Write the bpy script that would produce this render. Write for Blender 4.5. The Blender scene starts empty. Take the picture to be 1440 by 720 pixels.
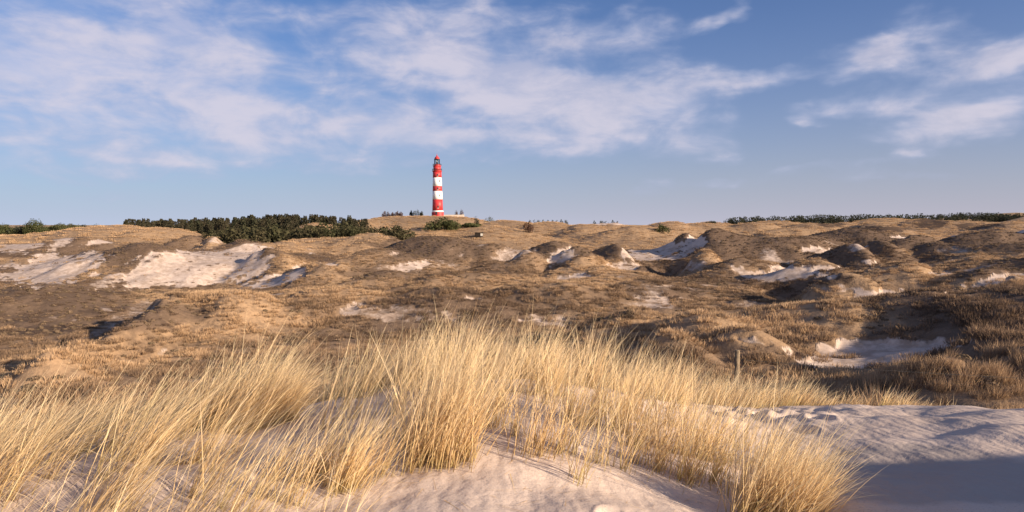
import bpy, math, random
import numpy as np
R = math.radians
random.seed(7)
rng = np.random.default_rng(11)
scene = bpy.context.scene
col = scene.collection

# ------------------------------------------------------------------ camera
EYE = 20.0            # eye height of the camera, standing on the front dune
FPX = 960.0           # focal length in pixels of the 1440 px wide photograph
HORIZON = 316.0
cam_d = bpy.data.cameras.new('camera')
cam_d.sensor_width = 36.0
cam_d.lens = 36.0 * FPX / 1440.0
cam_d.shift_y = -(360.0 - HORIZON) / 1440.0
cam_d.clip_start = 0.05
cam_d.clip_end = 20000
cam = bpy.data.objects.new('camera', cam_d)
col.objects.link(cam)
cam.location = (0, 0, EYE)
cam.rotation_euler = (R(90), 0, 0)
scene.camera = cam

# ------------------------------------------------------------------ sky and sun
SUN_EL = 16.5
SUN_AZ = 121.0        # clockwise from +Y (the view): behind the right shoulder
SUN_STRENGTH = 5.0
SKY_STRENGTH = 0.060
scene.view_settings.view_transform = 'Standard'
scene.view_settings.look = 'None'
scene.view_settings.gamma = 1
scene.view_settings.use_curve_mapping = False
scene.view_settings.exposure = 1.1

sun_d = bpy.data.lights.new('sun', 'SUN')
sun_d.energy = SUN_STRENGTH
sun_d.angle = R(0.6)
sun_d.color = (1.0, 0.80, 0.58)
sun = bpy.data.objects.new('sun', sun_d)
col.objects.link(sun)
sun.rotation_euler = (R(90 - SUN_EL), 0, R(180 - SUN_AZ))
sun.location = (30, -30, 60)


class Nodes:
    """little helper to write node graphs as expressions"""
    def __init__(self, tree):
        self.t = tree
        self.n = tree.nodes
        self.l = tree.links

    def put(self, sock, v):
        if isinstance(v, bpy.types.NodeSocket):
            self.l.new(v, sock)
        elif v is not None:
            sock.default_value = v

    def m(self, op, a, b=None, c=None, clamp=False):
        n = self.n.new('ShaderNodeMath')
        n.operation = op
        n.use_clamp = clamp
        self.put(n.inputs[0], a)
        self.put(n.inputs[1], b)
        self.put(n.inputs[2], c)
        return n.outputs[0]

    def add(self, a, b): return self.m('ADD', a, b)
    def sub(self, a, b): return self.m('SUBTRACT', a, b)
    def mul(self, a, b): return self.m('MULTIPLY', a, b)

    def vec(self, x, y, z):
        n = self.n.new('ShaderNodeCombineXYZ')
        for s, v in zip(n.inputs, (x, y, z)):
            self.put(s, v)
        return n.outputs[0]

    def sep(self, v):
        n = self.n.new('ShaderNodeSeparateXYZ')
        self.put(n.inputs[0], v)
        return n.outputs

    def smooth(self, x, lo, hi, to0=0.0, to1=1.0):
        n = self.n.new('ShaderNodeMapRange')
        n.interpolation_type = 'SMOOTHSTEP'
        for k, v in enumerate((x, lo, hi, to0, to1)):
            self.put(n.inputs[k], v)
        return n.outputs[0]

    def mix(self, f, a, b, mode='MIX'):
        n = self.n.new('ShaderNodeMix')
        n.data_type = 'RGBA'
        n.blend_type = mode
        self.put(n.inputs[0], f)
        self.put(n.inputs[6], a if isinstance(a, bpy.types.NodeSocket) else (*a, 1))
        self.put(n.inputs[7], b if isinstance(b, bpy.types.NodeSocket) else (*b, 1))
        return n.outputs[2]

    def noise(self, v, scale, detail=4, rough=0.5, dist=0.0, dims='3D'):
        n = self.n.new('ShaderNodeTexNoise')
        n.noise_dimensions = dims
        self.put(n.inputs['Vector'], v)
        n.inputs['Scale'].default_value = scale
        n.inputs['Detail'].default_value = detail
        n.inputs['Roughness'].default_value = rough
        n.inputs['Distortion'].default_value = dist
        return n.outputs[0]

    def attr(self, name, kind='GEOMETRY', out=2):
        n = self.n.new('ShaderNodeAttribute')
        n.attribute_name = name
        n.attribute_type = kind
        return n.outputs[out]


world = bpy.data.worlds.new('World')
scene.world = world
world.use_nodes = True
wt = world.node_tree
wt.nodes.clear()
W = Nodes(wt)
sky = wt.nodes.new('ShaderNodeTexSky')
sky.sky_type = 'NISHITA'
sky.sun_disc = False
sky.sun_elevation = R(SUN_EL)
sky.sun_rotation = R(SUN_AZ)
sky.altitude = 20
sky.air_density = 1.0
sky.dust_density = 1.0
sky.ozone_density = 1.5
tc = wt.nodes.new('ShaderNodeTexCoord')
d = tc.outputs['Generated']
dx, dy, dz = W.sep(d)
az = W.m('ARCTAN2', dx, dy)
el = W.m('ARCSINE', W.m('MAXIMUM', W.m('MINIMUM', dz, 1.0), -1.0))
zc = W.m('MAXIMUM', dz, 0.0)
# the cloud sheet: directions projected to a high flat layer
den = W.add(zc, 0.10)
plane = W.vec(W.m('DIVIDE', dx, den), W.m('DIVIDE', dy, den), 0.0)


def ang(u, v):
    a = math.atan((u - 720) / FPX)
    return a, math.atan((HORIZON - v) / FPX * math.cos(a))


CLOUDS = [  # where each bank of cloud stands: photo position, half width, half height, slope, weight
    (170, 30, 240, 68, -4, .98), (300, 75, 110, 42, 5, .5), (80, 112, 155, 38, 0, .85), (150, 168, 200, 24, 3, .55),
    (290, 140, 80, 30, 0, .65), (-150, 90, 200, 110, 0, .7),
    (690, 112, 155, 60, 12, 1.25), (850, 155, 155, 50, 12, 1.3), (560, 85, 110, 40, -5, .65), (470, 165, 190, 40, 8, .9), (110, 205, 240, 26, 2, .32), (340, 190, 190, 26, 4, .38), (640, 190, 190, 26, 6, .5),
    (960, 120, 80, 40, 0, .6), (600, 185, 120, 20, 6, .35), (800, 205, 140, 16, 5, .45),
    (850, 40, 130, 36, 3, .80), (620, 18, 110, 30, -4, .75), (440, 30, 60, 36, -20, .3), (730, 60, 60, 30, 0, .35),
    (1085, 105, 78, 20, -8, .85), (1030, 24, 48, 9, -25, .7), (1265, 62, 88, 30, -10, .85), (1225, 90, 40, 12, -10, .6),
    (1360, 92, 125, 22, -13, 1.15), (1440, 75, 60, 18, -12, .8), (1360, 160, 130, 30, -8, 1.05), (1210, 145, 66, 12, -3, .75),
    (1290, 218, 24, 9, -4, .85), (1140, 168, 26, 7, 0, .5), (1400, 140, 80, 15, -4, .55),
    (120, 246, 260, 12, -1, .55), (340, 232, 200, 10, 2, .55), (60, 215, 150, 9, 0, .40), (1150, 243, 150, 7, -2, .40), (250, 205, 200, 12, 2, .45), (560, 225, 150, 9, 3, .35), (200, 275, 260, 9, 0, .35), (900, 262, 200, 8, 0, .35), (1250, 255, 160, 8, 0, .35),
    (500, 130, 90, 16, 10, .4), (380, 190, 120, 14, 2, .35), (1010, 210, 70, 8, 4, .3),
]
angv = W.vec(az, W.mul(el, 1.9), 0.0)
angv2 = W.vec(W.add(az, 5.3), W.mul(el, 1.9), 2.2)
warp = W.noise(angv, 5.0, 4, 0.6)
warp2 = W.noise(angv2, 5.0, 4, 0.6)
az_w = W.add(az, W.mul(W.sub(warp, 0.5), 0.20))
el_w = W.add(el, W.mul(W.sub(warp2, 0.5), 0.085))
cover = None
for (u, v, ru, rv, rot, wgt) in CLOUDS:
    a0, e0 = ang(u, v)
    if rv > 15:
        ru, rv = ru * .86, rv * .84
    ca = math.cos(a0)
    sa, se = ru / FPX * ca, rv / FPX
    cr, sr = math.cos(R(-rot)), math.sin(R(-rot))
    da = W.sub(az_w, a0)
    de = W.sub(el_w, e0)
    p = W.add(W.mul(da, cr / sa), W.mul(de, sr / sa))
    q = W.add(W.mul(da, -sr / se), W.mul(de, cr / se))
    g = W.m('EXPONENT', W.mul(W.add(W.mul(p, p), W.mul(q, q)), -0.9))
    cover = W.mul(g, wgt) if cover is None else W.m('MULTIPLY_ADD', g, wgt, cover)
# beyond the frame the broken cloud goes on, thickened to lift the fill light
outside = W.smooth(W.m('MAXIMUM', W.sub(W.m('ABSOLUTE', az), 0.68), W.sub(el, 0.36)), 0.0, 0.15)
big = W.smooth(W.noise(plane, 0.35, 3, 0.5), 0.38, 0.66, 0.0, 1.1)
low_fade = W.smooth(el, 0.02, 0.15)
cover = W.add(cover, W.mul(W.mul(outside, big), low_fade))
fine = W.noise(angv, 11.5, 9, 0.55, 0.35)
streak_v = W.vec(W.mul(az, 0.6), W.mul(el, 2.8), 1.7)
streak = W.noise(streak_v, 13.0, 7, 0.55, 0.3)
tex = W.add(W.mul(fine, 0.68), W.mul(streak, 0.32))
body = W.add(cover, W.mul(W.sub(tex, 0.5), 2.8))
body = W.mul(body, W.smooth(cover, 0.0, 0.42))
dens = W.smooth(body, 0.07, 1.25)
inner = W.noise(W.vec(W.add(az, 2.0), W.mul(el, 2.6), 4.4), 9.0, 8, 0.6, 0.4)
dens = W.mul(dens, W.smooth(inner, 0.32, 0.60, 0.60, 1.0))
thick = W.smooth(W.add(body, W.mul(W.sub(fine, 0.5), 1.2)), 0.35, 1.5)
# sky colour: the sky texture, paled and tinted towards the horizon as in the hazy sea air
tint = W.mix(1.0, sky.outputs[0], (0.24, 0.52, 0.94), 'MULTIPLY')
pale_l = W.smooth(az, 0.75, -0.75)
haze_col = W.mix(pale_l, (4.3, 4.05, 4.8), (4.2, 4.75, 6.1))
hz = W.m('EXPONENT', W.mul(W.m('MAXIMUM', el, 0.0), -6.5))
skyc = W.mix(W.mul(hz, 0.92), tint, haze_col)
cl_col = W.mix(thick, (3.5, 3.9, 5.4), (5.4, 5.1, 5.9))
skyc = W.mix(W.mul(dens, 0.86), skyc, cl_col)
bg = wt.nodes.new('ShaderNodeBackground')
wt.links.new(skyc, bg.inputs[0])
bg.inputs[1].default_value = SKY_STRENGTH
wo = wt.nodes.new('ShaderNodeOutputWorld')
wt.links.new(bg.outputs[0], wo.inputs[0])
world.cycles.sampling_method = 'MANUAL'
world.cycles.sample_map_resolution = 512


# ------------------------------------------------------------------ helpers
def hash2(ix, iy, seed):
    h = (ix.astype(np.int64) * 374761393 + iy.astype(np.int64) * 668265263 + seed * 974711) & 0x7fffffff
    h = ((h ^ (h >> 13)) * 1274126177) & 0x7fffffff
    h = ((h ^ (h >> 16)) * 461845907) & 0x7fffffff
    return ((h ^ (h >> 15)) & 0xffffff) / float(0x1000000)


def pnoise(x, y, seed=0):
    """gradient noise, about -1..1"""
    x = np.asarray(x, float); y = np.asarray(y, float)
    ix = np.floor(x); iy = np.floor(y)
    fx = x - ix; fy = y - iy
    u = fx * fx * fx * (fx * (fx * 6 - 15) + 10)
    v = fy * fy * fy * (fy * (fy * 6 - 15) + 10)
    def g(ox, oy):
        a = hash2(ix + ox, iy + oy, seed) * 2 * math.pi
        return np.cos(a) * (fx - ox) + np.sin(a) * (fy - oy)
    n00, n10, n01, n11 = g(0, 0), g(1, 0), g(0, 1), g(1, 1)
    return 1.5 * ((n00 * (1 - u) + n10 * u) * (1 - v) + (n01 * (1 - u) + n11 * u) * v)


def fbm(x, y, oct=4, seed=0, gain=0.5):
    s = 0; a = 1.0; f = 1.0
    for k in range(oct):
        s = s + a * pnoise(x * f + 13.7 * k, y * f - 7.1 * k, seed + k)
        a *= gain; f *= 2.03
    return s


def sstep(x, lo, hi):
    t = np.clip((x - lo) / (hi - lo), 0, 1)
    return t * t * (3 - 2 * t)


def to_px(x, y, z):
    yy = np.maximum(y, 1e-3)
    return 720 + FPX * x / yy, HORIZON - FPX * (z - EYE) / yy


def link(o, parent=None):
    col.objects.link(o)
    if parent is not None:
        o.parent = parent
    return o


def tag(o, label=None, cat=None, group=None, kind=None):
    for k, v in (('label', label), ('category', cat), ('group', group), ('kind', kind)):
        if v:
            o[k] = v
    return o


def mesh_np(name, verts, faces4=None, faces3=None, mat=None, smooth=False, attrs=None, parent=None, make=True):
    me = bpy.data.meshes.new(name)
    verts = np.asarray(verts, np.float32)
    me.vertices.add(len(verts))
    me.vertices.foreach_set('co', verts.ravel())
    loops = []; starts = []; tot = 0
    if faces4 is not None and len(faces4):
        f = np.asarray(faces4, np.int32)
        loops.append(f.ravel()); starts.append(tot + 4 * np.arange(len(f))); tot += f.size
    if faces3 is not None and len(faces3):
        f = np.asarray(faces3, np.int32)
        loops.append(f.ravel()); starts.append(tot + 3 * np.arange(len(f))); tot += f.size
    loops = np.concatenate(loops); starts = np.concatenate(starts)
    me.loops.add(len(loops))
    me.loops.foreach_set('vertex_index', loops.astype(np.int32))
    me.polygons.add(len(starts))
    me.polygons.foreach_set('loop_start', starts.astype(np.int32))
    me.update(calc_edges=True)
    if smooth:
        me.polygons.foreach_set('use_smooth', np.ones(len(starts), bool))
    for k, v in (attrs or {}).items():
        a = me.attributes.new(k, 'FLOAT', 'POINT')
        a.data.foreach_set('value', np.asarray(v, np.float32))
    if mat:
        me.materials.append(mat)
    if not make:
        return me
    return link(bpy.data.objects.new(name, me), parent)


class MB:
    """collects simple solids into one mesh"""
    def __init__(self):
        self.v = []; self.f = []; self.mi = []

    def lathe(self, prof, n=24, cap=True, mat=0, center=(0, 0, 0)):
        b = len(self.v)
        cx, cy, cz = center
        for (r, z) in prof:
            for k in range(n):
                a = 2 * math.pi * k / n
                self.v.append((cx + r * math.cos(a), cy + r * math.sin(a), cz + z))
        for i in range(len(prof) - 1):
            for k in range(n):
                k2 = (k + 1) % n
                self.f.append((b + i * n + k, b + i * n + k2, b + (i + 1) * n + k2, b + (i + 1) * n + k)); self.mi.append(mat)
        if cap:
            self.f.append(tuple(b + k for k in reversed(range(n)))); self.mi.append(mat)
            self.f.append(tuple(b + (len(prof) - 1) * n + k for k in range(n))); self.mi.append(mat)
        return self

    def box(self, c, s, mat=0, rz=0.0):
        b = len(self.v)
        ca, sa = math.cos(rz), math.sin(rz)
        for sx, sy, sz in ((-1, -1, -1), (1, -1, -1), (1, 1, -1), (-1, 1, -1), (-1, -1, 1), (1, -1, 1), (1, 1, 1), (-1, 1, 1)):
            x, y = sx * s[0] / 2, sy * s[1] / 2
            self.v.append((c[0] + x * ca - y * sa, c[1] + x * sa + y * ca, c[2] + sz * s[2] / 2))
        for f in ((3, 2, 1, 0), (4, 5, 6, 7), (0, 1, 5, 4), (1, 2, 6, 5), (2, 3, 7, 6), (3, 0, 4, 7)):
            self.f.append(tuple(b + i for i in f)); self.mi.append(mat)
        return self

    def tube(self, pts, rad, n=6, mat=0):
        from mathutils import Vector
        b = len(self.v)
        pts = [Vector(p) for p in pts]
        rads = rad if isinstance(rad, (list, tuple)) else [rad] * len(pts)
        for i, p in enumerate(pts):
            t = (pts[min(i + 1, len(pts) - 1)] - pts[max(i - 1, 0)]).normalized()
            up = Vector((0, 0, 1)) if abs(t.z) < 0.9 else Vector((1, 0, 0))
            s = t.cross(up).normalized(); w = s.cross(t)
            for k in range(n):
                a = 2 * math.pi * k / n
                self.v.append(tuple(p + (s * math.cos(a) + w * math.sin(a)) * rads[i]))
        for i in range(len(pts) - 1):
            for k in range(n):
                k2 = (k + 1) % n
                self.f.append((b + i * n + k, b + i * n + k2, b + (i + 1) * n + k2, b + (i + 1) * n + k)); self.mi.append(mat)
        self.f.append(tuple(b + k for k in reversed(range(n)))); self.mi.append(mat)
        self.f.append(tuple(b + (len(pts) - 1) * n + k for k in range(n))); self.mi.append(mat)
        return self

    def build(self, name, mats, parent=None, smooth=False):
        me = bpy.data.meshes.new(name)
        me.from_pydata(self.v, [], self.f)
        for m_ in (mats if isinstance(mats, (list, tuple)) else [mats]):
            me.materials.append(m_)
        me.polygons.foreach_set('material_index', np.array(self.mi, np.int32))
        if smooth:
            me.polygons.foreach_set('use_smooth', np.ones(len(self.f), bool))
        me.update()
        return link(bpy.data.objects.new(name, me), parent)


def new_mat(name):
    m_ = bpy.data.materials.new(name)
    m_.use_nodes = True
    m_.node_tree.nodes.clear()
    N = Nodes(m_.node_tree)
    out = N.n.new('ShaderNodeOutputMaterial')
    return m_, N, out


def principled(N, out, color, rough=0.8, normal=None, spec=0.3, metal=0.0):
    p = N.n.new('ShaderNodeBsdfPrincipled')
    N.put(p.inputs['Base Color'], color if isinstance(color, bpy.types.NodeSocket) else (*color, 1))
    N.put(p.inputs['Roughness'], rough)
    p.inputs['Specular IOR Level'].default_value = spec
    p.inputs['Metallic'].default_value = metal
    if normal is not None:
        N.l.new(normal, p.inputs['Normal'])
    N.l.new(p.outputs[0], out.inputs[0])
    return p


# ------------------------------------------------------------------ terrain shape
D_T = np.array([.3, 2, 4, 5, 6.5, 9, 10.5, 12, 14, 16, 20, 25, 35, 45, 60, 80, 100, 150, 200, 250, 300, 400, 600, 1000, 2500, 9000])
AZ_T = np.radians([-180, -75, -36.9, -20.6, 0, 20.6, 36.9, 75, 180])
#       .3   2    4    5    6.5   9   10.5 12   14   16   20   25   35   45   60   80  100  150  200  250  300  400 600 1000 2500 9000
flat = [1.6, 1.65, 1.9, 2.0, 2.3, 2.9, 3.4, 3.8, 4.1, 4.5, 5.2, 6, 8, 9, 10, 10.5, 10.5, 10, 9, 8, 7, 6, 4, 3, 3, 5]
left = [1.6, 1.65, 1.85, 1.75, 1.88, 2.3, 2.8, 3.5, 4.7, 6.0, 8.6, 10.6, 12.4, 13.0, 13.8, 14.7, 15.2, 15.2, 14.0, 11.8, 9.4, 7.0, 5.0, 3.0, 3.0, 5.0]
lmid = [1.6, 1.72, 1.8, 1.8, 1.92, 2.25, 2.8, 3.6, 4.7, 5.8, 8.0, 10.0, 12.0, 12.7, 13.4, 14.3, 15.0, 15.0, 13.8, 11.4, 9.0, 6.6, 5.0, 3.0, 3.0, 5.0]
cent = [1.6, 1.82, 1.95, 1.85, 1.84, 1.9, 2.25, 2.9, 3.9, 5.0, 7.3, 9.5, 11.8, 12.4, 12.9, 13.6, 14.0, 13.8, 12.6, 10.8, 8.6, 6.4, 5.0, 3.0, 3.0, 5.0]
rmid = [1.6, 1.85, 2.08, 2.16, 2.3, 2.55, 2.8, 3.05, 3.5, 4.0, 5.4, 7.3, 9.6, 10.5, 11.4, 12.3, 12.4, 11.8, 10.7, 9.3, 7.8, 5.4, 3.2, 2.4, 2.6, 5.0]
righ = [1.6, 1.65, 1.72, 1.85, 2.02, 2.25, 2.3, 2.38, 2.85, 4.0, 6.2, 7.6, 8.4, 8.9, 9.4, 10.1, 10.0, 9.4, 8.5, 7.3, 5.8, 3.8, 1.8, 1.6, 2.4, 5.0]
rout = [1.6, 1.62, 1.8, 1.9, 2.0, 2.2, 2.5, 3.0, 3.8, 4.5, 5.5, 6.2, 6.5, 6.6, 6.6, 6.8, 7, 6.6, 6, 5, 4, 3, 2, 2, 2.4, 5]
TAB = np.array([flat, left, left, lmid, cent, rmid, righ, rout, flat])
LG = np.linspace(math.log(.3), math.log(9000), 600)
AG = np.linspace(-math.pi, math.pi, 721)
_fine = np.array([np.interp(LG, np.log(D_T), row) for row in TAB])
_k = np.exp(-0.5 * (np.arange(-18, 19) / 6.0) ** 2); _k /= _k.sum()
_fine = np.array([np.convolve(np.pad(r_, 18, mode='edge'), _k, 'valid') for r_ in _fine])
_grid = np.array([np.interp(AG, AZ_T, _fine[:, j]) for j in range(600)])       # (600, 721)
_k2 = np.exp(-0.5 * (np.arange(-24, 25) / 8.0) ** 2); _k2 /= _k2.sum()
_grid = np.array([np.convolve(np.pad(r_, 24, mode='wrap'), _k2, 'valid') for r_ in _grid])


def base_drop(x, y):
    dd = np.hypot(x, y)
    a = np.arctan2(x, y)
    fi = np.clip((np.log(np.maximum(dd, .3)) - LG[0]) / (LG[1] - LG[0]), 0, 598.999)
    fj = np.clip((a + math.pi) / (2 * math.pi) * 720, 0, 719.999)
    i = fi.astype(int); j = fj.astype(int); p = fi - i; q = fj - j
    return ((_grid[i, j] * (1 - q) + _grid[i, j + 1] * q) * (1 - p) + (_grid[i + 1, j] * (1 - q) + _grid[i + 1, j + 1] * q) * p)


# dunes: crest position in the photograph (u, v), distance, half width in photo pixels, half depth in metres, sharpness, turn
DUNES = [
    # broad swells under everything
    (300, 356, 192, 170, 26, 2, 0), (640, 352, 190, 150, 26, 2, 0), (930, 348, 190, 160, 26, 2, 0), (1260, 346, 185, 190, 26, 2, 0), (150, 412, 122, 190, 18, 2, 0), (480, 402, 122, 170, 18, 2, 0), (800, 392, 122, 190, 18, 2, 0), (1180, 392, 112, 190, 16, 2, 0),
    # far left, sunlit
    (30, 330, 270, 60, 22, 2, 0), (95, 324, 275, 50, 22, 2, 0), (160, 317, 280, 55, 24, 2, 0), (225, 321, 270, 45, 22, 2, 0), (20, 343, 225, 60, 14, 2, 0),
    (110, 334, 230, 50, 14, 2, 0), (265, 331, 240, 25, 14, 2, 0),
    (303, 334, 215, 20, 8, 1.8, 0), (345, 338, 212, 32, 7, 1.5, 8), (385, 345, 175, 30, 14, 1.5, 0),
    # dark hills left
    (190, 342, 178, 62, 14, 2, 0), (40, 353, 190, 75, 10, 2, 0), (120, 352, 185, 30, 9, 2, 0),
    (70, 400, 112, 70, 9, 2, 0), (-60, 395, 120, 60, 10, 2, 0),
    (262, 414, 89, 36, 6, 1.6, 20), (305, 410, 93, 40, 7, 1.8, 0), (345, 409, 92, 50, 7, 2, 0), (228, 422, 85, 30, 5, 1.6, 25), (196, 436, 79, 30, 4.5, 1.6, 28), (162, 453, 72, 30, 4, 1.6, 28), (122, 474, 65, 34, 3.8, 1.6, 25), (80, 494, 59, 36, 3.4, 1.7, 20),
    # centre
    (455, 336, 230, 60, 14, 2, 0), (520, 328, 228, 38, 12, 1.8, 0), (400, 341, 215, 40, 10, 2, 0),
    (605, 333, 186, 72, 13, 1.7, 0), (540, 352, 165, 60, 10, 2, 0), (690, 343, 180, 45, 9, 2, 0), (440, 368, 140, 50, 9, 2, 0),
    (528, 381, 128, 52, 8, 1.6, 0), (640, 385, 122, 60, 8, 2, 0), (470, 405, 100, 60, 8, 2, 0), (600, 408, 98, 70, 7, 2, 0),
    (770, 339, 178, 40, 9, 1.6, 0), (760, 350, 155, 36, 7, 1.5, -6), (815, 349, 152, 28, 8, 1.5, 10), (858, 343, 165, 30, 9, 1.6, 0),
    (700, 372, 135, 60, 8, 2, 0), (840, 376, 130, 60, 8, 2, 0), (760, 398, 105, 70, 6, 2, 0), (900, 395, 108, 60, 6, 2, 0),
    # lighthouse hill and its neighbours
    (600, 304, 505, 62, 42, 2.6, 0), (540, 305.5, 500, 38, 30, 2.2, 0), (655, 306, 500, 40, 34, 2.2, 0), (510, 310, 470, 26, 24, 2, 0),
    (445, 314, 330, 34, 14, 2, 0), (710, 310, 400, 45, 26, 2, 0), (775, 312, 380, 45, 24, 2, 0), (690, 318, 300, 50, 20, 2, 0), (600, 320, 300, 90, 18, 2, 0),
    (850, 314, 360, 40, 20, 2, 0), (820, 316, 330, 30, 16, 2, 0), (935, 311.5, 330, 32, 18, 1.8, 0), (890, 318, 300, 45, 16, 2, 0), (985, 314, 340, 40, 18, 2, 0), (1000, 312, 380, 30, 18, 2, 0),
    # centre right
    (1018, 321, 178, 46, 11, 1.5, 6), (1085, 334, 175, 60, 10, 1.8, 0), (965, 328, 190, 26, 8, 1.6, 0), (1110, 321, 260, 60, 14, 2, 0), (1040, 366, 135, 50, 8, 2, 0), (985, 350, 150, 30, 8, 1.6, 0),
    (1195, 322, 190, 68, 12, 1.9, 0), (1130, 332, 175, 40, 9, 2, 0), (1290, 331, 162, 52, 10, 1.7, 0), (1185, 338, 150, 22, 7, 1.5, 0), (1235, 338, 155, 26, 7, 1.5, 0), (1350, 341, 150, 34, 9, 1.6, 0),
    (1385, 326, 185, 44, 12, 1.7, -4), (1445, 318, 190, 40, 12, 1.6, 0), (1420, 345, 140, 50, 9, 1.8, 0),
    (1150, 366, 118, 60, 6, 1.7, 0), (1180, 385, 96, 26, 4.5, 1.6, 0), (1255, 372, 106, 50, 7, 1.7, -4), (1330, 383, 100, 30, 6, 1.8, 0), (1445, 363, 108, 72, 8, 1.7, -4), (1390, 381, 96, 50, 6, 1.8, 0),
    # far right, sunlit with dark facing sides
    (1290, 308, 330, 32, 18, 1.6, 0), (1225, 313, 300, 30, 15, 1.7, 0), (1180, 313, 350, 30, 18, 1.8, 0), (1140, 314, 340, 35, 18, 2, 0), (1085, 311, 380, 40, 20, 2, 0), (1060, 313, 330, 30, 14, 2, 0),
    (1350, 311, 320, 42, 18, 1.8, 0), (1425, 299, 520, 44, 30, 1.9, 0), (1340, 306, 480, 40, 28, 2, 0), (1470, 302, 420, 40, 24, 2, 0), (1245, 307, 450, 50, 26, 2, 0), (1420, 312, 290, 40, 16, 1.8, 0),
    # near right hill
    (1110, 430, 68, 70, 5, 1.9, 0), (1210, 423, 66, 60, 6, 1.9, 0), (1310, 409, 64, 75, 8, 2, 0), (1430, 402, 62, 75, 9, 2, 0), (1000, 446, 64, 60, 4, 1.8, 0), (900, 440, 70, 60, 4, 1.8, 0), (1050, 462, 55, 40, 3.2, 1.8, 0), (950, 470, 52, 40, 3, 1.8, 0),
    (1390, 470, 44, 60, 4.5, 2, 0), (1320, 505, 36, 60, 3, 2, 0), (1440, 490, 36, 40, 4, 2, 0),
]
HOLLOWS = [  # u, v, distance, half width px, half depth m, depth m
    (235, 388, 150, 75, 13, 2.0), (335, 372, 165, 38, 14, 2.5), (70, 385, 165, 55, 10, 1.2), (925, 355, 158, 42, 11, 2.6), (1110, 386, 108, 46, 7, 1.6), (1255, 495, 47, 58, 4.5, 1.0),
    (1205, 350, 148, 16, 6, 1.5), (790, 362, 145, 26, 7, 1.6), (560, 376, 140, 40, 7, 1.0), (545, 436, 76, 55, 6, .5),
]


def ridge(dd, u):
    return dd


def prep_bumps():
    out = []
    for (u, v, D, wpx, L, p, turn) in DUNES:
        x, y = (u - 720) / FPX * D, D
        zc_ = EYE - (v - HORIZON) / FPX * D
        h = zc_ - (EYE - float(base_drop(np.array([x]), np.array([y]))[0]))
        out.append((x, y, max(h, 0.0), wpx / FPX * D, L, p, R(turn)))
    return out


BUMPS = prep_bumps()
PW = 4.5


def dune_warp(x, y):
    far = sstep(np.hypot(x, y), 25, 70)
    return (x + far * (4.5 * pnoise(x / 21, y / 21, 3) + 1.5 * pnoise(x / 7, y / 7, 4)), y + far * (4.5 * pnoise(x / 21, y / 21, 5) + 1.5 * pnoise(x / 7, y / 7, 6)))


def bump_sum(wx, wy, bumps, tones=None):
    best = np.full_like(wx, .25); tn = np.full_like(wx, .6)
    acc = np.full_like(wx, 1e-9)
    for i, (bx, by, h, w, L, p, t) in enumerate(bumps):
        if h <= 0:
            continue
        c, s = math.cos(t), math.sin(t)
        a = ((wx - bx) * c + (wy - by) * s) / (w * (1.65 if w < 16 else 1.45))
        b = (-(wx - bx) * s + (wy - by) * c) / (L * 1.3)
        r2 = a * a + b * b
        k = r2 < 7
        g = h * np.exp(-np.power(r2[k], p / 2))
        acc[k] += g ** PW
        if tones is not None:
            bk = best[k]; tk = tn[k]; up = g > bk
            bk[up] = g[up]; tk[up] = tones[i]
            best[k] = bk; tn[k] = tk
    if tones is not None:
        return tn, best
    return acc ** (1 / PW)


_cx = np.array([b_[0] for b_ in BUMPS]); _cy = np.array([b_[1] for b_ in BUMPS])
_want = np.array([b_[2] for b_ in BUMPS]); _h = _want.copy()
for _it in range(14):          # overlapping dunes add up: lower each until its crest stands where it should
    _got = bump_sum(_cx, _cy, BUMPS)
    _h = np.maximum(_h - .6 * (_got - _want), 0)
    BUMPS = [(b_[0], b_[1], float(hh), *b_[3:]) for b_, hh in zip(BUMPS, _h)]


def height(x, y):
    z = height_plain(x, y)
    x = np.asarray(x, float); y = np.asarray(y, float)
    k = (np.hypot(x, y) > 28) & (np.hypot(x, y) < 300) & (y > 1)
    if k.any():
        xs, ys = x[k], y[k]
        u, v = to_px(xs, ys, z[k])
        wob = .45 * pnoise(xs / 6, ys / 6, 101) + .40 * pnoise(xs / 1.9, ys / 1.9, 102)
        z[k] -= .45 * sstep(ell(SAND, u, v, np.hypot(xs, ys), wob), .25, .75)
    return z


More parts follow.
